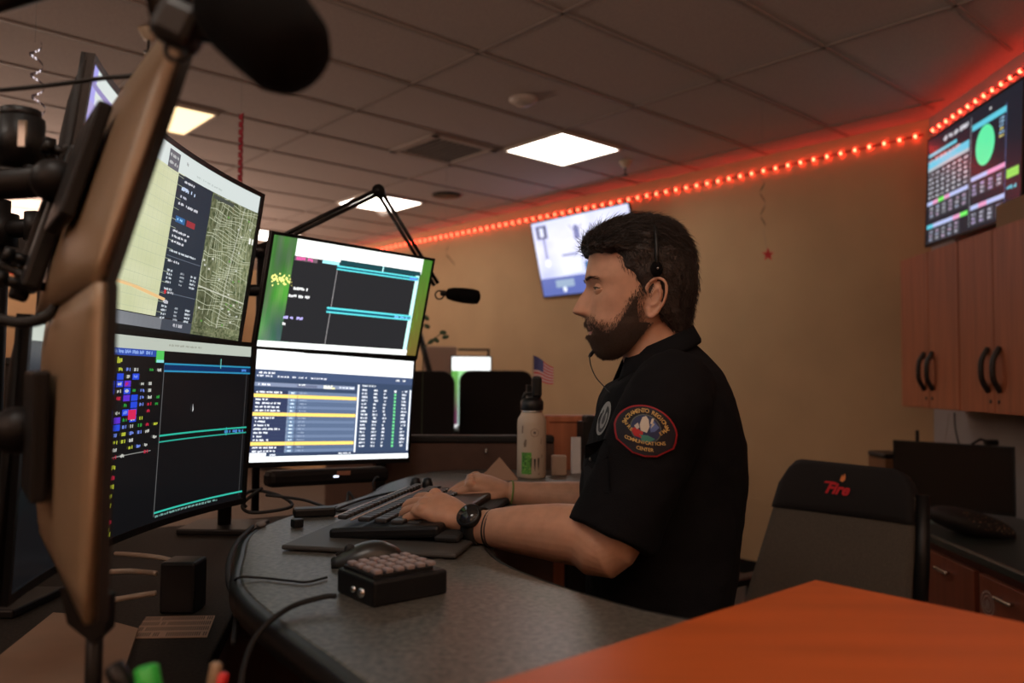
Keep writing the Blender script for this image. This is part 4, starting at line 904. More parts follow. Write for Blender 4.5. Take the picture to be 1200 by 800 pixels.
for k in range(5):
    a = k*2*math.pi/5+.3; e_ = Vector((sc_.x+.3*math.cos(a), sc_.y+.3*math.sin(a), .07)); obj('leg', MB().tube([(sc_.x, sc_.y, .12), e_], [.03, .018]), M_black, t)
    obj('caster', MB().cyl(e_+Vector((-.02, 0, -.04)), e_+Vector((.02, 0, -.04)), .029), M_black, t)

# ------------------------------------------------------------------ hanging decorations
M_foil = mat('silver_foil', (.35, .36, .45), rough=.25, metal=.9); M_redf = mat('red_foil', (.28, .02, .035), rough=.35, metal=.5)
def hang(pa, pb, depth, turns, rad, m, label, ribbon=.008, name='foil_swirl', string=True, cat='decoration'):
    a, b = P(*pa, depth), P(*pb, depth); t = thing(name, label, cat, a); n = 26*turns; mb = MB()
    for i in range(n):
        f0, f1 = i/n, (i+1)/n; V = []
        for f, w_ in ((f0, -1), (f0, 1), (f1, 1), (f1, -1)):
            q = 2*math.pi*turns*f; c = a.lerp(b, f); V.append(c+Vector((rad*math.cos(q), rad*math.sin(q), w_*ribbon/2)))
        mb.add(V, [(0, 1, 2, 3)], None, True)
    obj('ribbon', mb, m, t, auto=False)
    if string: obj('string', MB().cyl(a, Vector((a.x, a.y, CH)), .0007, 5), mat('thread', (.2, .2, .2)), t)
    return t
hang((35, 60), (42, 160), 2.3, 4, .017, M_foil, 'silver and blue foil swirl hanging at the top left')
hang((278, 138), (278, 218), 3.2, 9, .010, M_redf, 'twisted red foil garland hanging above the wide curved monitors', .018, 'foil_garland')
t = hang((890, 208), (892, 262), 4.6, 2, .013, M_dark, 'dark foil swirl with a red star hanging in front of the back wall', .010)
s0 = P(898, 293, 4.6); sr = .036
obj('star', MB().slab([(sr*(1 if k % 2 == 0 else .42)*math.sin(k*math.pi/5), sr*(1.15 if k % 2 == 0 else .42)*math.cos(k*math.pi/5)) for k in range(10)], s0, (1, 0, 0), (0, 0, 1), .003), mat('star_red', (.75, .04, .06), rough=.4), t)
obj('thread', MB().cyl(s0, P(892, 262, 4.6), .0006, 5), mat('thread', (.2, .2, .2)), t)
hang((520, 285), (528, 312), 6.2, 1, .02, M_dark, 'small dark foil swirl hanging to the right of the boom joint', .008)

# ------------------------------------------------------------------ the man at the desk
ST = 1.5                                     # distance of the head's middle plane
man = thing('person', 'man in a dark short sleeved uniform shirt typing at the keyboard in profile', 'person', (.30, ST, 0))
def H(px, py): p = P(px, py, ST); return p.x, p.z
kx = ST/F
def interp(tab, y):
    ys = [a[0] for a in tab]; return [float(np.interp(y, ys, [a[i] for a in tab])) for i in range(1, len(tab[0]))]
# py, front, back (pixels), half width (m)
HEAD = [(262, 738, 752, .008), (263.5, 728, 766, .022), (267, 716, 778, .040), (273, 704, 790, .056), (283, 694, 799, .067), (296, 689, 804, .073), (313, 686, 806.5, .0765), (322, 684.8, 807, .0770), (328, 685, 806.5, .0768), (334, 687, 806, .0765), (340, 689, 805, .076), (350, 690, 802, .0745), (360, 690, 798, .072), (369, 688, 794, .069), (376, 687, 789, .067), (382, 690, 782, .065), (386, 693.5, 777, .063), (391, 691.5, 770, .060), (397, 695, 762, .056), (402, 697.5, 755, .050), (407, 699.5, 747, .042), (411, 703, 738, .032), (414, 709, 729, .020)]
def head_pt(th, py, off=0, detail=True):
    f, b, w_ = interp(HEAD, py); xf, z = H(f, py); xb, _ = H(b, py); cxp = min(752, (f+b)/2+6) if py < 300 else float(np.interp(py, [300, 366, 386, 414], [751, 750, 736, 719]))
    xc, _ = H(cxp, py); a = xc-xf; bb = xb-xc; c, s_ = math.cos(th), math.sin(th)
    nexp = 2.15
    cc = math.copysign(abs(c)**(2/nexp), c); ss = math.copysign(abs(s_)**(2/nexp), s_)
    x = xc-(a if c > 0 else bb)*cc; y = w_*ss
    if detail and c > 0:
        g = lambda v, m, sd: math.exp(-.5*((v-m)/sd)**2)
        ay = abs(y)
        nose = interp([(328, 0), (334, 1.5), (340, 6.5), (345, 11), (350, 14), (356, 17), (361, 19.3), (365, 18.8), (367.5, 13), (370, 3), (372, 0)], py)[0]
        sd = interp([(330, .006), (345, .0062), (355, .008), (363, .0105), (370, .011)], py)[0]
        x -= nose*kx*math.exp(-(ay/sd)**2.2*.6)
        x -= 6.5*kx*g(ay, .0135, .0050)*g(py, 364, 3.4)
        x += .0095*g(ay, .031, .013)*g(py, 338, 6.0)          # sockets
        x -= .0030*g(ay, .030, .020)*g(py, 326.5, 3.6)         # brow ridge
        x -= .0040*g(ay, .043, .016)*g(py, 354, 9)             # cheek bones
        x -= .0028*g(ay, 0, .020)*(g(py, 382, 2.0)+g(py, 390, 2.6))
        x += .0030*g(ay, 0, .024)*g(py, 385.8, 1.3)
    n = Vector((-math.copysign(abs(c), c)/max(a, .01), s_/max(w_, .01)*1.0, 0)).normalized()
    dz = 0
    if py < 300: k = (300-py)/38; n = (n*(1-k*.85)+Vector((0, 0, 1))*k).normalized()
    if py > 395: k = (py-395)/19; n = (n*(1-k*.7)-Vector((0, 0, 1))*k*.8).normalized()
    return Vector((x, ST+y, z))+n*off, n
pys = list(np.linspace(262, 300, 22))+list(np.linspace(302, 414, 92))
NT = 120
body = MB()
body.loft([[head_pt(2*math.pi*k/NT, py)[0] for k in range(NT)] for py in pys])
# ears
def ear(sy):
    c = P(766, 346, ST-.079); c.y = ST+sy*.079; q = []
    out = lambda x, z, o: Vector((c.x+x, c.y+sy*(o+x*.42), c.z+z))
    rim = [(-.012, .004, .002), (-.013, .017, .004), (-.006, .030, .006), (.006, .034, .008), (.016, .026, .010), (.018, .010, .010), (.014, -.008, .008), (.006, -.022, .004), (-.003, -.032, .002), (-.010, -.030, 0), (-.011, -.018, 0)]
    body.tube(smoothpts([out(*r) for r in rim], 4), [.0030+.0012*(i > 28) for i in range(41)], 8)
    rings = []
    for k in range(9):
        u = k/8; z = .030-.060*u; wd = .0145*math.sin(math.pi*(u*.84+.10))**.6
        rings.append([out(.002+wd*math.cos(a)-.003*u, z, .0005+.0022*math.sin(a)) for a in [i*2*math.pi/16 for i in range(16)]])
    body.loft(rings)
    body.tube(smoothpts([out(-.004, .006, .003), out(.004, .018, .005), (out(.009, .004, .006)), out(.003, -.010, .004), out(-.006, -.014, .004)], 4), .0022, 6)
ear(-1); ear(1)
# neck, torso under the shirt
def ring(xf, xb, z, w_, yc=ST, n=48, e=2.3, tiltz=0):
    xc, a = (xf+xb)/2, (xb-xf)/2; out = []
    for i in range(n):
        t_ = 2*math.pi*i/n; c, s_ = math.cos(t_), math.sin(t_); cc = math.copysign(abs(c)**(2/e), c); ss = math.copysign(abs(s_)**(2/e), s_)
        out.append(Vector((xc-a*cc, yc+w_*ss, z-tiltz*cc*a)))
    return out
def pring(f, b, py, w_, **k): xf, z = H(f, py); xb, _ = H(b, py); return ring(xf, xb, z, w_, **k)
body.loft([pring(728, 803, 372, .056), pring(727, 804, 385, .058), pring(728, 806, 400, .060, tiltz=.15), pring(732, 810, 415, .062, tiltz=.25), pring(738, 815, 430, .066, tiltz=.3), pring(735, 825, 445, .09), pring(716, 845, 462, .15), pring(705, 856, 500, .165), pring(700, 856, 560, .155), pring(704, 850, 620, .14), pring(706, 848, 700, .145), pring(708, 846, 760, .15)])
# arms
def limb(mb, pts, r, n=28, k=5):
    pp = smoothpts(pts, k); m = len(pp); rr = [float(np.interp(i/(m-1)*(len(pts)-1), range(len(pts)), r)) for i in range(m)]; mb.tube(pp, rr, n)
nS, nE, nW_ = P(790, 452, 1.335), P(718, 636, 1.30), P(556, 616, 1.435)
fS, fE, fW_ = P(772, 452, 1.70), P(722, 590, 1.86), P(600, 578, 1.83)
def mixp(a, b, t_, dz=0): p = a.lerp(b, t_); return p+Vector((0, 0, dz))
limb(body, [nS, mixp(nS, nE, .5, 0), nE, mixp(nE, nW_, .15, .008), mixp(nE, nW_, .35, .008), mixp(nE, nW_, .65, .004), mixp(nE, nW_, .88, .0), nW_], [.055, .052, .047, .050, .048, .040, .0295, .0285])
limb(body, [fS, mixp(fS, fE, .5, 0), fE, mixp(fE, fW_, .2, .002), mixp(fE, fW_, .45, .0), mixp(fE, fW_, .8, .0), fW_], [.055, .052, .046, .046, .043, .031, .027])
# hands
def hand(wr, fwd, thumb, curls, spread=.04, flip=1, thumbc=(.0, 0)):
    X = fwd.normalized(); Y = (thumb-X*thumb.dot(X)).normalized(); Zv = X.cross(Y); Zv = Zv if Zv.z > 0 else -Zv
    T = lambda x, y, z: wr+X*x+Y*y+Zv*z
    rings = []
    for x, wy, wz, z0 in ((-.02, .024, .019, 0), (.0, .026, .019, .001), (.02, .032, .019, .003), (.045, .040, .020, .003), (.07, .042, .0180, .003), (.088, .041, .0150, .001), (.098, .036, .011, -.002)):
        rings.append([T(x, wy*math.copysign(abs(math.cos(a))**.85, math.cos(a)), z0+wz*math.copysign(abs(math.sin(a))**.9, math.sin(a))) for a in [i*2*math.pi/28 for i in range(28)]])
    body.loft(rings)
    for ky in (.030, .010, -.010, -.029): body.ball(T(.086 if ky > -.02 else .078, ky, .009), (.012, .0105, .010), 7)
    tips = []
    for k, (y0, ls, r0) in enumerate(((.0300, (.041, .024, .018), .0098), (.0100, (.045, .028, .019), .0100), (-.0100, (.042, .026, .019), .0096), (-.0290, (.034, .020, .017), .0086))):
        x0 = .086-(.004, 0, .003, .010)[k]; a = 0; p = Vector((x0, y0, -.001)); pts = [T(x0-.03, y0*.9, 0), T(*p)]; az = math.atan2(y0, .10)*spread*12
        for j, l in enumerate(ls):
            a += curls[k][j]; p = p+Vector((l*math.cos(a)*math.cos(az), l*math.cos(a)*math.sin(az), -l*math.sin(a))); pts.append(T(*p))
        pp = smoothpts(pts, 4); m = len(pp); body.tube(pp, [float(np.interp(i/(m-1), (0, .25, .5, .8, 1), (r0, r0*1.06, r0*.98, r0*.88, r0*.78))) for i in range(m)], 16); body.ball(pts[-1], r0*.80, 7); tips.append((pts, r0))
    tp = [T(.015, .020, -.002), T(.040, .040, -.008), T(.066, .052+thumbc[0], -.014), T(.092, .050+thumbc[0], -.022+thumbc[1])]
    pp = smoothpts(tp, 4); m = len(pp); body.tube(pp, [float(np.interp(i/(m-1), (0, .4, .75, 1), (.015, .0125, .0105, .0085))) for i in range(m)], 16); body.ball(tp[-1], .0088, 7)
    return tips, T
d = R_
nt, nT = hand(nW_+Vector((-.006, .006, .004)), Vector((-1, .36, .34)), Vector((.1, 1, .42)), [(d(24), d(46), d(24)), (d(28), d(50), d(26)), (d(32), d(50), d(26)), (d(34), d(46), d(24))])
ft, fT = hand(fW_+Vector((-.004, 0, .002)), Vector((-1, -.05, .26)), Vector((.1, -1, -.28)), [(d(32), d(36), d(22)), (d(38), d(42), d(25)), (d(42), d(42), d(25)), (d(42), d(38), d(20))], thumbc=(-.006, 0))
M_skin = mat('skin', (.47, .255, .165), rough=.52, sss=.12, bump=.10, bscale=900, vary=.10, vscale=45, spec=.35)
bo = obj('body', body, M_skin, man)
m_ = bo.modifiers.new('remesh', 'REMESH'); m_.mode = 'VOXEL'; m_.voxel_size = .0022; m_.use_smooth_shade = True
m_ = bo.modifiers.new('smooth', 'SMOOTH'); m_.factor = .5; m_.iterations = 2
# eyes, lids, brows, lips
M_eye = mat('eye_white', (.33, .27, .24), rough=.15); M_iris = mat('iris', (.05, .035, .02), rough=.1)
for sy in (-1, 1):
    e = P(701.5, 338.6, ST); e.y = ST+sy*.031; e_o = obj('eye', MB().ball(e, .0118, 16), M_eye, man)
    gz = Vector((-1, 0, -.12)).normalized(); obj('iris', MB().ball(e+gz*.0066, .0062, 10), M_iris, e_o)
    lash = [e+Vector((-math.cos(R_(az_)), sy*math.sin(R_(az_))*1.05, 0))*.0140+Vector((0, 0, .0030*max(0, math.cos(R_(az_)*1.32))-.0002)) for az_ in range(-60, 76, 9)]
    obj('eyelashes', MB().tube(lash, .0010, 6), M_iris, man)
    lid = MB(); op = lambda a: max(0, math.cos(R_(a)*1.32)) if abs(a) < 68 else 0
    for up in (1, -1):
        g = []; A_z = list(range(-75, 121, 13)); off = .0134 if up > 0 else .0131
        for az in A_z:
            e0 = (13*op(az)-1) if up > 0 else (-11*op(az)-1); e1 = 80 if up > 0 else -75
            g += [e+Vector((-math.cos(R_(q))*math.cos(R_(az))*off, sy*math.cos(R_(q))*math.sin(R_(az))*off*1.05, math.sin(R_(q))*off)) for q in np.linspace(e0, e1, 8)]
        m8 = len(A_z); lid.add(g, [(i*8+j, i*8+j+1, (i+1)*8+j+1, (i+1)*8+j) for i in range(m8-1) for j in range(7)], None, True)
    lo_ = obj('eyelid', lid, M_skin, man); so = lo_.modifiers.new('s', 'SOLIDIFY'); so.thickness = .0014
M_hair = mat('hair_dark_brown', (.019, .0115, .0085), rough=.48, spec=.4, bump=.6, bscale=260)
M_beard = mat('beard_brown', (.078, .046, .031), rough=.7, bump=.8, bscale=600)
def strands(mb, seeds, L0, L1, r, segs=3):   # seeds: (point, normal, flow)
    for p, n, f in seeds:
        L = random.uniform(L0, L1); f = (f+Vector((random.gauss(0, .22), random.gauss(0, .22), random.gauss(0, .22)))).normalized(); s_ = n.cross(f)
        if s_.length < .1: continue
        s_ = s_.normalized()*r; pts = []; q = Vector(p); dirv = (f+n*random.uniform(.05, .5)).normalized()
        for k in range(segs+1): pts.append(q.copy()); q = q+dirv*L/segs; dirv = (dirv-n*.22*random.random()).normalized()
        V = []
        for k, c in enumerate(pts):
            w_ = (1-k/segs)*.85+.15; V += [c+s_*w_, c-s_*w_, c+n*r*1.2*w_]
        F_ = []
        for k in range(segs):
            o = 3*k
            for a, b in ((0, 1), (1, 2), (2, 0)): F_.append((o+a, o+b, o+3+b, o+3+a))
        mb.add(V, F_, None, True)
brow = MB(); sd = []
for sy in (-1, 1):
    for _ in range(150):
        u = random.random(); ya = .013+.036*u; py = 328.5-3.2*math.sin(math.pi*min(1, u*.8+.05))+random.gauss(0, .9)+u*1.5
        th = math.asin(min(.99, (ya/.076)**(2.15/2)))*(1 if sy > 0 else -1)
        p, n = head_pt(th, py); sd.append((p+n*.0002, n, Vector((.35*u, sy*1, .25-.5*u))))
strands(brow, sd, .006, .010, .00045); obj('eyebrows', brow, M_beard, man)
lips = MB()
for pyc, r in ((383.4, .0030), (388.6, .0038)):
    pts = []
    for i in range(13):
        y = -.022+.044*i/12; th = math.asin(min(.99, (abs(y)/.064)**(2.15/2)))*(1 if y > 0 else -1); p, n = head_pt(th, pyc); pts.append(p-n*r*.35)
    lips.tube(pts, [r*(.3+.7*math.sin(math.pi*i/12)) for i in range(13)], 10)
obj('lips', lips, mat('lips_pink', (.38, .14, .11), rough=.45), man)
# beard: a shell on the lower face with short hair
def beard_mask(th, py):
    p, n = head_pt(th, py, 0, False); x = (p.x/(ST-abs(p.y-ST))*F)+600; c = math.cos(th)
    # lower bound of cheek skin, as a line in side view
    up = float(np.interp(x, [684, 690, 698, 706, 714, 722, 730, 738, 746, 752], [371, 371, 372, 378, 380, 374, 366, 350, 340, 338]))
    m1 = (py-up)/6
    m2 = (756-x)/5 if py < 378 else (772-x)/8
    m = min(m1, m2)
    if 380.5 < py < 391 and abs(p.y-ST) < .024 and c > 0: m = min(m, -.2)
    return m
bd = MB(); nth = 140; pyl = list(np.linspace(336, 414, 80)); V = []; vis = {}
for i, py in enumerate(pyl):
    for k in range(nth):
        th = -math.pi*.62+math.pi*1.24*k/(nth-1); m = beard_mask(th, py); q = max(0, min(1, m))
        q = max(0, min(1, (m-.9+.5*noise.noise(Vector((th*30, py*.5, 0))))/1.6)); thick = .0040*q+.0045*q*max(0, min(1, (py-392)/14))+ (.003*q if 372 < py < 381 else 0)
        p, n = head_pt(th, py, -.002+thick); p = p+n*noise.noise(p*260)*.0012*q; V.append(p); vis[(i, k)] = q > 0
Fb = [(i*nth+k, i*nth+k+1, (i+1)*nth+k+1, (i+1)*nth+k) for i in range(len(pyl)-1) for k in range(nth-1) if vis[(i, k)] and vis[(i+1, k)] and vis[(i, k+1)] and vis[(i+1, k+1)]]
bd.add(V, Fb, None, True)
V2 = [head_pt(random.uniform(-1.9, 1.9), random.uniform(338, 414)) for _ in range(0)]
sd = []
while len(sd) < 9500:
    th = random.uniform(-1.9, 1.9); py = random.uniform(338, 415)
    m = beard_mask(th, min(py, 414))
    if random.random() > max(.0, min(1, (m+.9)/2.2))**1.5: continue
    if m < -1: continue
    p, n = head_pt(th, min(py, 414), .0005+.004*max(0, min(1, m))); f = Vector((-.25 if py > 384 else -.1, 0, -1)); 
    if 371 < py < 382 and abs(p.y-ST) < .03: f = Vector((.1, math.copysign(.8, p.y-ST), -.7))
    sd.append((p, n, f))
strands(bd, sd, .004, .008, .00036); obj('beard', bd, M_beard, man, auto=False)
# hair
HAIR = [(251.5, 738, 756, .012), (253, 728, 768, .030), (257, 714, 781, .048), (263, 701, 791, .062), (271, 690, 798, .072), (280, 682, 804, .0785), (289, 679, 808, .082), (296, 686, 811, .0835), (299, 708, 812, .084), (306, 711, 814, .0845), (318, 713, 815.5, .0845), (326, 722, 816, .0835), (336, 727, 816, .082), (346, 732, 815, .080), (352, 752, 814, .079), (362, 757, 812, .077), (372, 766, 810, .073), (380, 774, 808, .068), (388, 783, 805, .060)]
def hring(py, n=110):
    f, b, w_ = interp(HAIR, py); xf, z = H(f, py); xb, _ = H(b, py); e = 2.3 if py < 290 else 3.4
    hx = (xf+xb)/2 if py < 297 else max(xb-.082, xf+.006); out = []
    for i in range(n):
        t_ = 2*math.pi*i/n; c, s_ = math.cos(t_), math.sin(t_); ee = e if c > 0 else 2.2
        cc = math.copysign(abs(c)**(2/ee), c); ss = math.copysign(abs(s_)**(2/ee), s_)
        x = hx-(hx-xf if c > 0 else xb-hx)*cc; y = w_*ss
        out.append(Vector((x, ST+y, z)))
    return out
hpy = list(np.linspace(251.5, 300, 34))+list(np.linspace(302, 388, 52)); HR = [hring(py) for py in hpy]
cenh = P(755, 320, ST)
def hn(i, j):
    a = HR[min(i+1, len(HR)-1)][j]-HR[max(i-1, 0)][j]; b = HR[i][(j+1) % 110]-HR[i][j-1]; n = a.cross(b); n = n.normalized() if n.length > 0 else Vector((0, 0, 1))
    return n if n.dot(HR[i][j]-cenh) > 0 else -n
hm = MB(); rings = []; 
for i, r in enumerate(HR):
    rr_ = []
    for j, p in enumerate(r):
        n = hn(i, j); q = p-cenh; amp = .0055 if hpy[i] < 300 else .0018
        s1 = noise.noise(Vector((q.x*28+q.z*16, q.y*95, q.z*34-q.x*22)))+.5*noise.noise(Vector((q.x*60+q.z*30, q.y*210, q.z*80-q.x*40)))
        rr_.append(p+n*(amp*s1-.0015))
    rings.append(rr_)
hm.loft(rings)
sd = []
for _ in range(7500):
    i = random.randint(1, len(HR)-2) if random.random() < .55 else random.randint(1, 33); j = random.randrange(110); p = HR[i][j]; py = hpy[i]
    if py > 298 and abs(p.y-ST) < .055 and p.x < cenh.x: continue
    n = hn(i, j); jit = Vector([random.gauss(0, .0012) for _ in range(3)])
    if py < 298: f = Vector((1.0 if p.x > P(700, 280, ST).x else .25, (p.y-ST)*7, .25 if p.x < cenh.x-.05 else -.25-(p.x-cenh.x)*6))
    else: f = Vector((.45, 0, -1))
    f = f-n*f.dot(n); sd.append((p+jit, n, f))
strands(hm, [s_ for s_ in sd if s_[0].z > P(0, 298, ST).z], .012, .026, .0007, 4)
strands(hm, [s_ for s_ in sd if s_[0].z <= P(0, 298, ST).z], .006, .013, .0006, 3)
tuft = []
for _ in range(130):
    y = random.uniform(-.055, .055); tuft.append((P(random.uniform(680, 692), random.uniform(281, 292), ST)+Vector((abs(y)*.28, y, 0)), Vector((-1, 0, .3)).normalized(), Vector((-.35, random.gauss(0, .4), -.6 if random.random() < .5 else .7))))
strands(hm, tuft, .008, .018, .0006, 4)
obj('hair', hm, M_hair, man, auto=False)

# shirt
M_shirt = mat('uniform_black', (.0055, .0055, .0068), rough=.9, bump=.35, bscale=500, spec=.12)
def shirt_mesh():
    mb = MB()
    mb.loft([pring(736, 812, 409, .062, tiltz=.3), pring(733, 818, 418, .075, tiltz=.35), pring(728, 828, 428, .105, tiltz=.25), pring(720, 838, 438, .150, tiltz=.12), pring(712, 846, 450, .180), pring(704, 854, 464, .192), pring(698, 863, 490, .195), pring(692, 869, 515, .190), pring(686, 872, 540, .184), pring(684, 872, 565, .178), pring(686, 870, 590, .173), pring(690, 866, 620, .170), pring(692, 863, 650, .168), pring(694, 860, 690, .168), pring(696, 858, 730, .170), pring(698, 857, 770, .172)], smooth=True)
    hemn = mixp(nS, nE, .97, .004); hemf = mixp(fS, fE, .86)
    limb(mb, [P(800, 436, 1.375), mixp(nS, nE, .10), mixp(nS, nE, .35), mixp(nS, nE, .65), hemn], [.058, .073, .074, .071, .074], 30)
    limb(mb, [P(790, 436, 1.65), mixp(fS, fE, .10), mixp(fS, fE, .35), mixp(fS, fE, .65), hemf], [.058, .072, .072, .066, .066], 30)
    return mb
sm = shirt_mesh(); so = obj('shirt', sm, M_shirt, man)
m_ = so.modifiers.new('remesh', 'REMESH'); m_.mode = 'VOXEL'; m_.voxel_size = .005; m_.use_smooth_shade = True
m_ = so.modifiers.new('smooth', 'SMOOTH'); m_.factor = .5; m_.iterations = 6
tx = bpy.data.textures.new('folds', 'CLOUDS'); tx.noise_scale = .075; tx.noise_depth = 2
m_ = so.modifiers.new('folds', 'DISPLACE'); m_.texture = tx; m_.strength = .013; m_.mid_level = .5; m_.texture_coords = 'LOCAL'
# trousers, shoes
tr = MB(); zt = P(0, 735, ST).z
tr.loft([ring(.125, .425, zt+.02, .165), ring(.13, .43, zt-.06, .172), ring(.135, .435, zt-.13, .176), ring(.15, .42, zt-.20, .165)])
for sy in (-1, 1):
    limb(tr, [(.28, ST+sy*.085, zt-.10), (.27, ST+sy*.095, .70), (.265, ST+sy*.10, .50), (.285, ST+sy*.105, .30), (.30, ST+sy*.11, .075)], [.098, .090, .070, .064, .062], 28)
to = obj('trousers', tr, mat('trouser_black', (.010, .010, .012), rough=.9), man); m_ = to.modifiers.new('remesh', 'REMESH'); m_.mode = 'VOXEL'; m_.voxel_size = .007; m_.use_smooth_shade = True
m_ = to.modifiers.new('smooth', 'SMOOTH'); m_.factor = .5; m_.iterations = 5
for sy in (-1, 1):
    rings = []
    for k in range(13):
        u = k/12; x = .36-.29*u; wd = .042*(.78+.35*math.sin(math.pi*min(1, u*1.15)))*(1 if u < .85 else 1-(u-.85)*3.2); ht = .095-.055*min(1, u*1.2)
        if u > .9: ht *= .8
        rings.append([Vector((x, ST+sy*.11+wd*math.cos(a), max(.003, .003+ht*(.5+.5*math.sin(a))))) for a in [i*2*math.pi/20 for i in range(20)]])
    obj('shoe', MB().loft(rings), M_black, man)
obj('belt', MB().loft([ring(.118, .432, zt+.025, .172), ring(.118, .434, zt-.02, .175)]), M_black, man)

bpy.context.view_layer.update()
dg = bpy.context.evaluated_depsgraph_get()
def bvh(o):
    ev = o.evaluated_get(dg); me = ev.to_mesh(); mw = ev.matrix_world.copy(); V = [mw @ v.co for v in me.vertices]; T_ = BVHTree.FromPolygons(V, [tuple(p.vertices) for p in me.polygons]); ev.to_mesh_clear(); return T_
SB = bvh(so)
def onshirt(px, py, off=.001):               # the shirt's near surface where a sight line meets it
    r = ray(px, py).normalized(); hit = SB.ray_cast(Vector((0, 0, CZ)), r)
    return (hit[0]-r*off) if hit[0] is not None else None
# collar
cl = MB()
def crng(pts_o, n=40): return pts_o
for side in (0,):
    top = pring(735, 811, 396, .064, n=60, tiltz=.45); bot = pring(730, 819, 416, .078, n=60, tiltz=.50); inn = pring(738, 808, 398, .060, n=60, tiltz=.45)
    bot2 = [p+Vector((0, 0, -.006)) for p in bot]
    cl.loft([inn, top, bot, bot2], cap=False)
for sy in (-1, 1):                            # collar points
    a, b, c, e = P(735, 409, ST), P(768, 404, ST), P(748, 432, ST), P(722, 446, ST)
    a.y = ST+sy*.012; b.y = ST+sy*.062; c.y = ST+sy*.085; e.y = ST+sy*.040
    g = []
    for i in range(7):
        for j in range(7):
            u, v = i/6, j/6; p = (a*(1-u)+b*u)*(1-v)+(e*(1-u)+c*u)*v; p = p+Vector((-.006, sy*.006, .004))*math.sin(math.pi*u)*math.sin(math.pi*v); g.append(p)
    cl.add(g, [(i*7+j, (i+1)*7+j, (i+1)*7+j+1, i*7+j+1) for i in range(6) for j in range(6)], None, True)
co = obj('collar', cl, M_shirt, man); m_ = co.modifiers.new('s', 'SOLIDIFY'); m_.thickness = .003; m_.offset = 0
# sleeve patch
def patch_frame(px, py, ppm):                # maps small plane coordinates (metres) onto the sleeve
    def fn(x, y, off=.0016):
        p = onshirt(px+x*ppm+y*ppm*.02, py-y*ppm+x*ppm*.16, off); return p
    return fn
ppm = F/1.30; pf = patch_frame(758.5, 501, ppm)
pt_ = MB()
def sm_poly(poly, col, off, grid=None):       # triangulated fan following the cloth
    cx_ = sum(a for a, b in poly)/len(poly); cy_ = sum(b for a, b in poly)/len(poly); N = 8; n = len(poly); V = []
    for k in range(N+1):
        for (a, b) in poly: V.append(pf(cx_+(a-cx_)*k/N if k else cx_, cy_+(b-cy_)*k/N if k else cy_, off))
    if any(v is None for v in V): return
    pt_.add(V, [(k*n+i, k*n+(i+1) % n, (k+1)*n+(i+1) % n, (k+1)*n+i) for k in range(N) for i in range(n)], col, True)
def outline(s_):                              # domed top, sides drawn in to a shallow point below
    p = [(.052*math.sin(t_), -.004+.044*math.cos(t_)) for t_ in np.linspace(-1.45, 1.45, 30)]
    p += [(.050, -.012), (.047, -.022), (.020, -.040), (.0, -.043), (-.020, -.040), (-.047, -.022), (-.050, -.012)]
    return [(a*s_, b*s_) for a, b in p]
GOLD, REDB = (.55, .36, .12), (.30, .012, .018)
sm_poly(outline(1.0), REDB, .0040); sm_poly(outline(.945), (.012, .010, .016), .0052); 
def tarc(txt, size, r, a0, a1, cx_, cy_, col, up=True):
    n = len(txt)
    for k, ch in enumerate(txt):
        if ch == ' ': continue
        a = a0+(a1-a0)*k/(n-1); ox, oy = cx_+r*math.sin(a), cy_+r*math.cos(a)*(1 if up else -1); rot = -a if up else a; c_, s_ = math.cos(rot), math.sin(rot)
        def f(x, y): return pf(ox+x*c_-y*s_, oy+x*s_+y*c_, .0066)
        try: pt_.text(ch, size, (0, 0, 0), (1, 0, 0), (0, 1, 0), col=col, bold=.00015, fn=f)
        except Exception: pass
tarc('SACRAMENTO REGIONAL', .0092, .0370, -1.22, 1.28, 0, -.006, GOLD)
tarc('FIRE', .0080, .040, -1.02, -.62, .0, .030, GOLD, False)
tarc('EMS', .0080, .040, .66, 1.0, .0, .030, GOLD, False)
tarc('COMMUNICATIONS', .0078, .12, -.262, .262, 0, .0995, GOLD, False)
tarc('CENTER', .0078, .12, -.095, .095, 0, .089, GOLD, False)
def disc_(cx_, cy_, rx, ry, col, off, n=24, a0=0, a1=2*math.pi): sm_poly([(cx_+rx*math.cos(a), cy_+ry*math.sin(a)) for a in np.linspace(a0, a1, n, endpoint=False)], col, off)
disc_(0, .002, .0255, .0235, (.10, .12, .10), .0056); disc_(0, .002, .0240, .0220, (.03, .04, .10), .0060)
sm_poly([(-.024, -.002), (-.014, .004), (-.004, -.004), (-.006, -.014), (-.018, -.012)], (.45, .03, .03), .0064)
sm_poly([(-.010, .008), (-.006, .020), (.000, .023), (.004, .018), (.006, .006), (.002, -.004), (-.008, -.002)], (.55, .50, .42), .0068)
sm_poly([(.006, .008), (.012, .018), (.017, .012), (.022, .008), (.015, .000), (.008, -.002)], (.10, .16, .38), .0068)
sm_poly([(-.010, -.008), (.004, -.008), (.016, -.012), (.006, -.019), (-.006, -.019)], (.05, .22, .18), .0066)
sm_poly([(-.019, .004), (-.013, .010), (-.010, .003), (-.014, -.001)], (.5, .45, .4), .0072); sm_poly([(.009, .020), (.013, .021), (.011, .013), (.014, .012), (.008, .004), (.010, .011), (.007, .012)], (.6, .55, .45), .0076)
obj('sleeve_patch', pt_, M_print, so, auto=False)
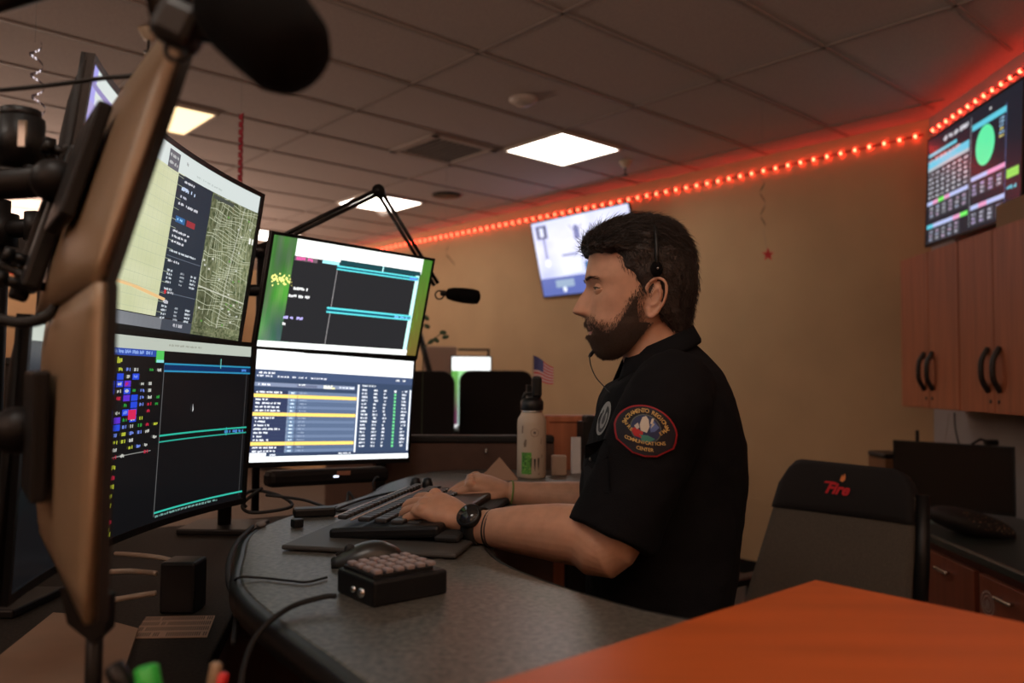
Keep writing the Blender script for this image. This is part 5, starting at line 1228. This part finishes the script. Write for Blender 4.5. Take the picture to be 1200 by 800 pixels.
# chest badge, pocket, placket, buttons
bg = MB()
def onpt(px, py, off): q = onshirt(px, py, off); return q if q is not None else P(px, py, 1.36)
for (cx_, cy_, rx, ry, col, off) in ((709, 488, 6.2, 20, (.28, .28, .27), .003), (709, 489, 4.6, 15.5, (.02, .02, .022), .0036), (709, 489, 3.2, 11, (.26, .26, .25), .0042), (709, 489, 1.7, 6, (.04, .04, .04), .0048)):
    n = 22; V = [onpt(cx_, cy_, off)]+[onpt(cx_+rx*math.cos(a)+ry*.28*math.sin(a), cy_-ry*math.sin(a)+rx*.1*math.cos(a), off) for a in np.linspace(0, 2*math.pi, n, endpoint=False)]
    bg.add(V, [(0, i+1, (i+1) % n+1) for i in range(n)], col)
obj('badge', bg, M_print, so, auto=False)
pk = MB()
for poly_ in ([(688, 520), (712, 512), (716, 530), (700, 540), (688, 536)], [(686, 538), (701, 542), (716, 532), (718, 575), (688, 578)]):
    V = [onpt(a, b, .0035) for a, b in poly_]; c_ = sum(V, Vector())/len(V); pk.add([c_]+V, [(0, i+1, (i+1) % len(V)+1) for i in range(len(V))], None)
obj('chest_pocket', pk, M_shirt, so, auto=False)
obj('pocket_button', MB().ball(onpt(695, 536, .004), (.004, .002, .004), 6), mat('button_grey', (.25, .24, .22), rough=.4), so)
# watch, bracelet, ring, wrist band
ax = (nE-nW_).normalized(); wc = nW_+ax*.012+Vector((0, -.0, 0))
def cuff(c, axd, r, w_, th, mat_, name, flat=1.0): 
    u = axd.cross(Vector((0, 0, 1))).normalized(); v = u.cross(axd); V = []
    for s_ in (-w_/2, w_/2):
        for rr_ in (r, r+th):
            for k in range(30): a = 2*math.pi*k/30; V.append(c+axd*s_+(u*math.cos(a)+v*math.sin(a)*flat)*rr_)
    q = lambda b, k: b*30+k % 30
    Fs = []
    for k in range(30): Fs += [(q(0, k), q(0, k+1), q(1, k+1), q(1, k)), (q(2, k), q(2, k+1), q(3, k+1), q(3, k)), (q(1, k), q(1, k+1), q(3, k+1), q(3, k)), (q(0, k), q(0, k+1), q(2, k+1), q(2, k))]
    return obj(name, MB().add(V, Fs, None, True), mat_, man)
wt = cuff(wc, ax, .0295, .024, .004, M_rubber, 'wristwatch')
wn = Vector((-.08, -.80, .60)).normalized(); wn = (wn-ax*wn.dot(ax)).normalized(); dc = wc+wn*.034
q = wn.to_track_quat('Z', 'Y').to_matrix()
obj('watch_case', MB().lathe([(.021, -.008), (.0225, -.004), (.0225, .003), (.020, .005)], dc, 30, rot=q), M_black, wt); obj('watch_face', MB().lathe([(.0185, .0045), (.0180, .0058)], dc, 30, rot=q), mat('watch_glass', (.015, .014, .014), rough=.12), wt)
for k, o_ in enumerate((.030, .036)): cuff(wc+ax*o_, ax, .0305+.001*k, .0028, .0022, mat('cord_brown', (.05, .03, .025), rough=.7) if k else M_rubber, 'bracelet')
axf = (fE-fW_).normalized(); cuff(fW_+axf*.004, axf, .0275, .004, .002, mat('green_band', (.14, .20, .04), rough=.6), 'wrist_band')
rp, rr0 = nt[2]; a_, b_ = rp[1], rp[2]; cuff(a_.lerp(b_, .42), (b_-a_).normalized(), .0088, .006, .0014, mat('ring_dark', (.03, .025, .02), rough=.25, metal=.8), 'finger_ring')
# fingernails
for pts, r0 in nt+ft:
    a_, b_ = pts[-2], pts[-1]; dv = (b_-a_).normalized(); up_ = Vector((0, 0, 1)); up_ = (up_-dv*up_.dot(dv)).normalized()
    R3 = Matrix((dv, up_.cross(dv), up_)).transposed(); obj('fingernail', MB().ball(b_+up_*r0*.62-dv*.001, (.0062, .0052, .0018), 6, rot=R3), mat('nail', (.52, .28, .20), rough=.3), man)
# headset
t = thing('headset', 'thin black headset worn over the man\'s dark hair with a mouth microphone', 'headset', P(766, 312, ST))
bandp = []
for i in range(17):
    a = math.pi*i/16; y = .092*math.cos(a); f_ = math.sin(a); zt_, zb_ = P(760, 249, ST).z, P(766, 314, ST-.09).z; bandp.append(Vector((P(768, 300, ST-.09).x, ST+y, zb_+(zt_-zb_)*f_**.8)))
obj('headband', MB().tube(bandp, .0035, 8, flat=1.0), M_black, t)
ep = P(768, 312, ST-.09); obj('ear_pad', MB().ball(ep, (.011, .007, .014), 12), M_foam, t); ep2 = ep.copy(); ep2.y = ST+.090; obj('ear_pad', MB().ball(ep2, (.014, .008, .018), 12), M_foam, t)
obj('stud', MB().ball(ep+Vector((0, -.010, 0)), .0022, 6), M_chrome, t)
m0 = P(691, 416, ST-.012); m1 = P(696, 409, ST+.01)
obj('microphone_tip', MB().tube([m0, m0.lerp(m1, .3), m1], [.0025, .0038, .003], 8), M_black, t)
obj('cord', MB().tube(smoothpts([m0, P(693, 427, ST-.03), P(699, 440, ST-.05), P(708, 450, ST-.07), P(716, 458, ST-.10)], 5), .0011, 6), M_black, t)
obj('boom', MB().tube(smoothpts([ep2+Vector((0, .002, -.012)), P(758, 385, ST+.088), P(735, 408, ST+.078), P(708, 412, ST+.045), m1], 5), .0013, 6), M_black, t)
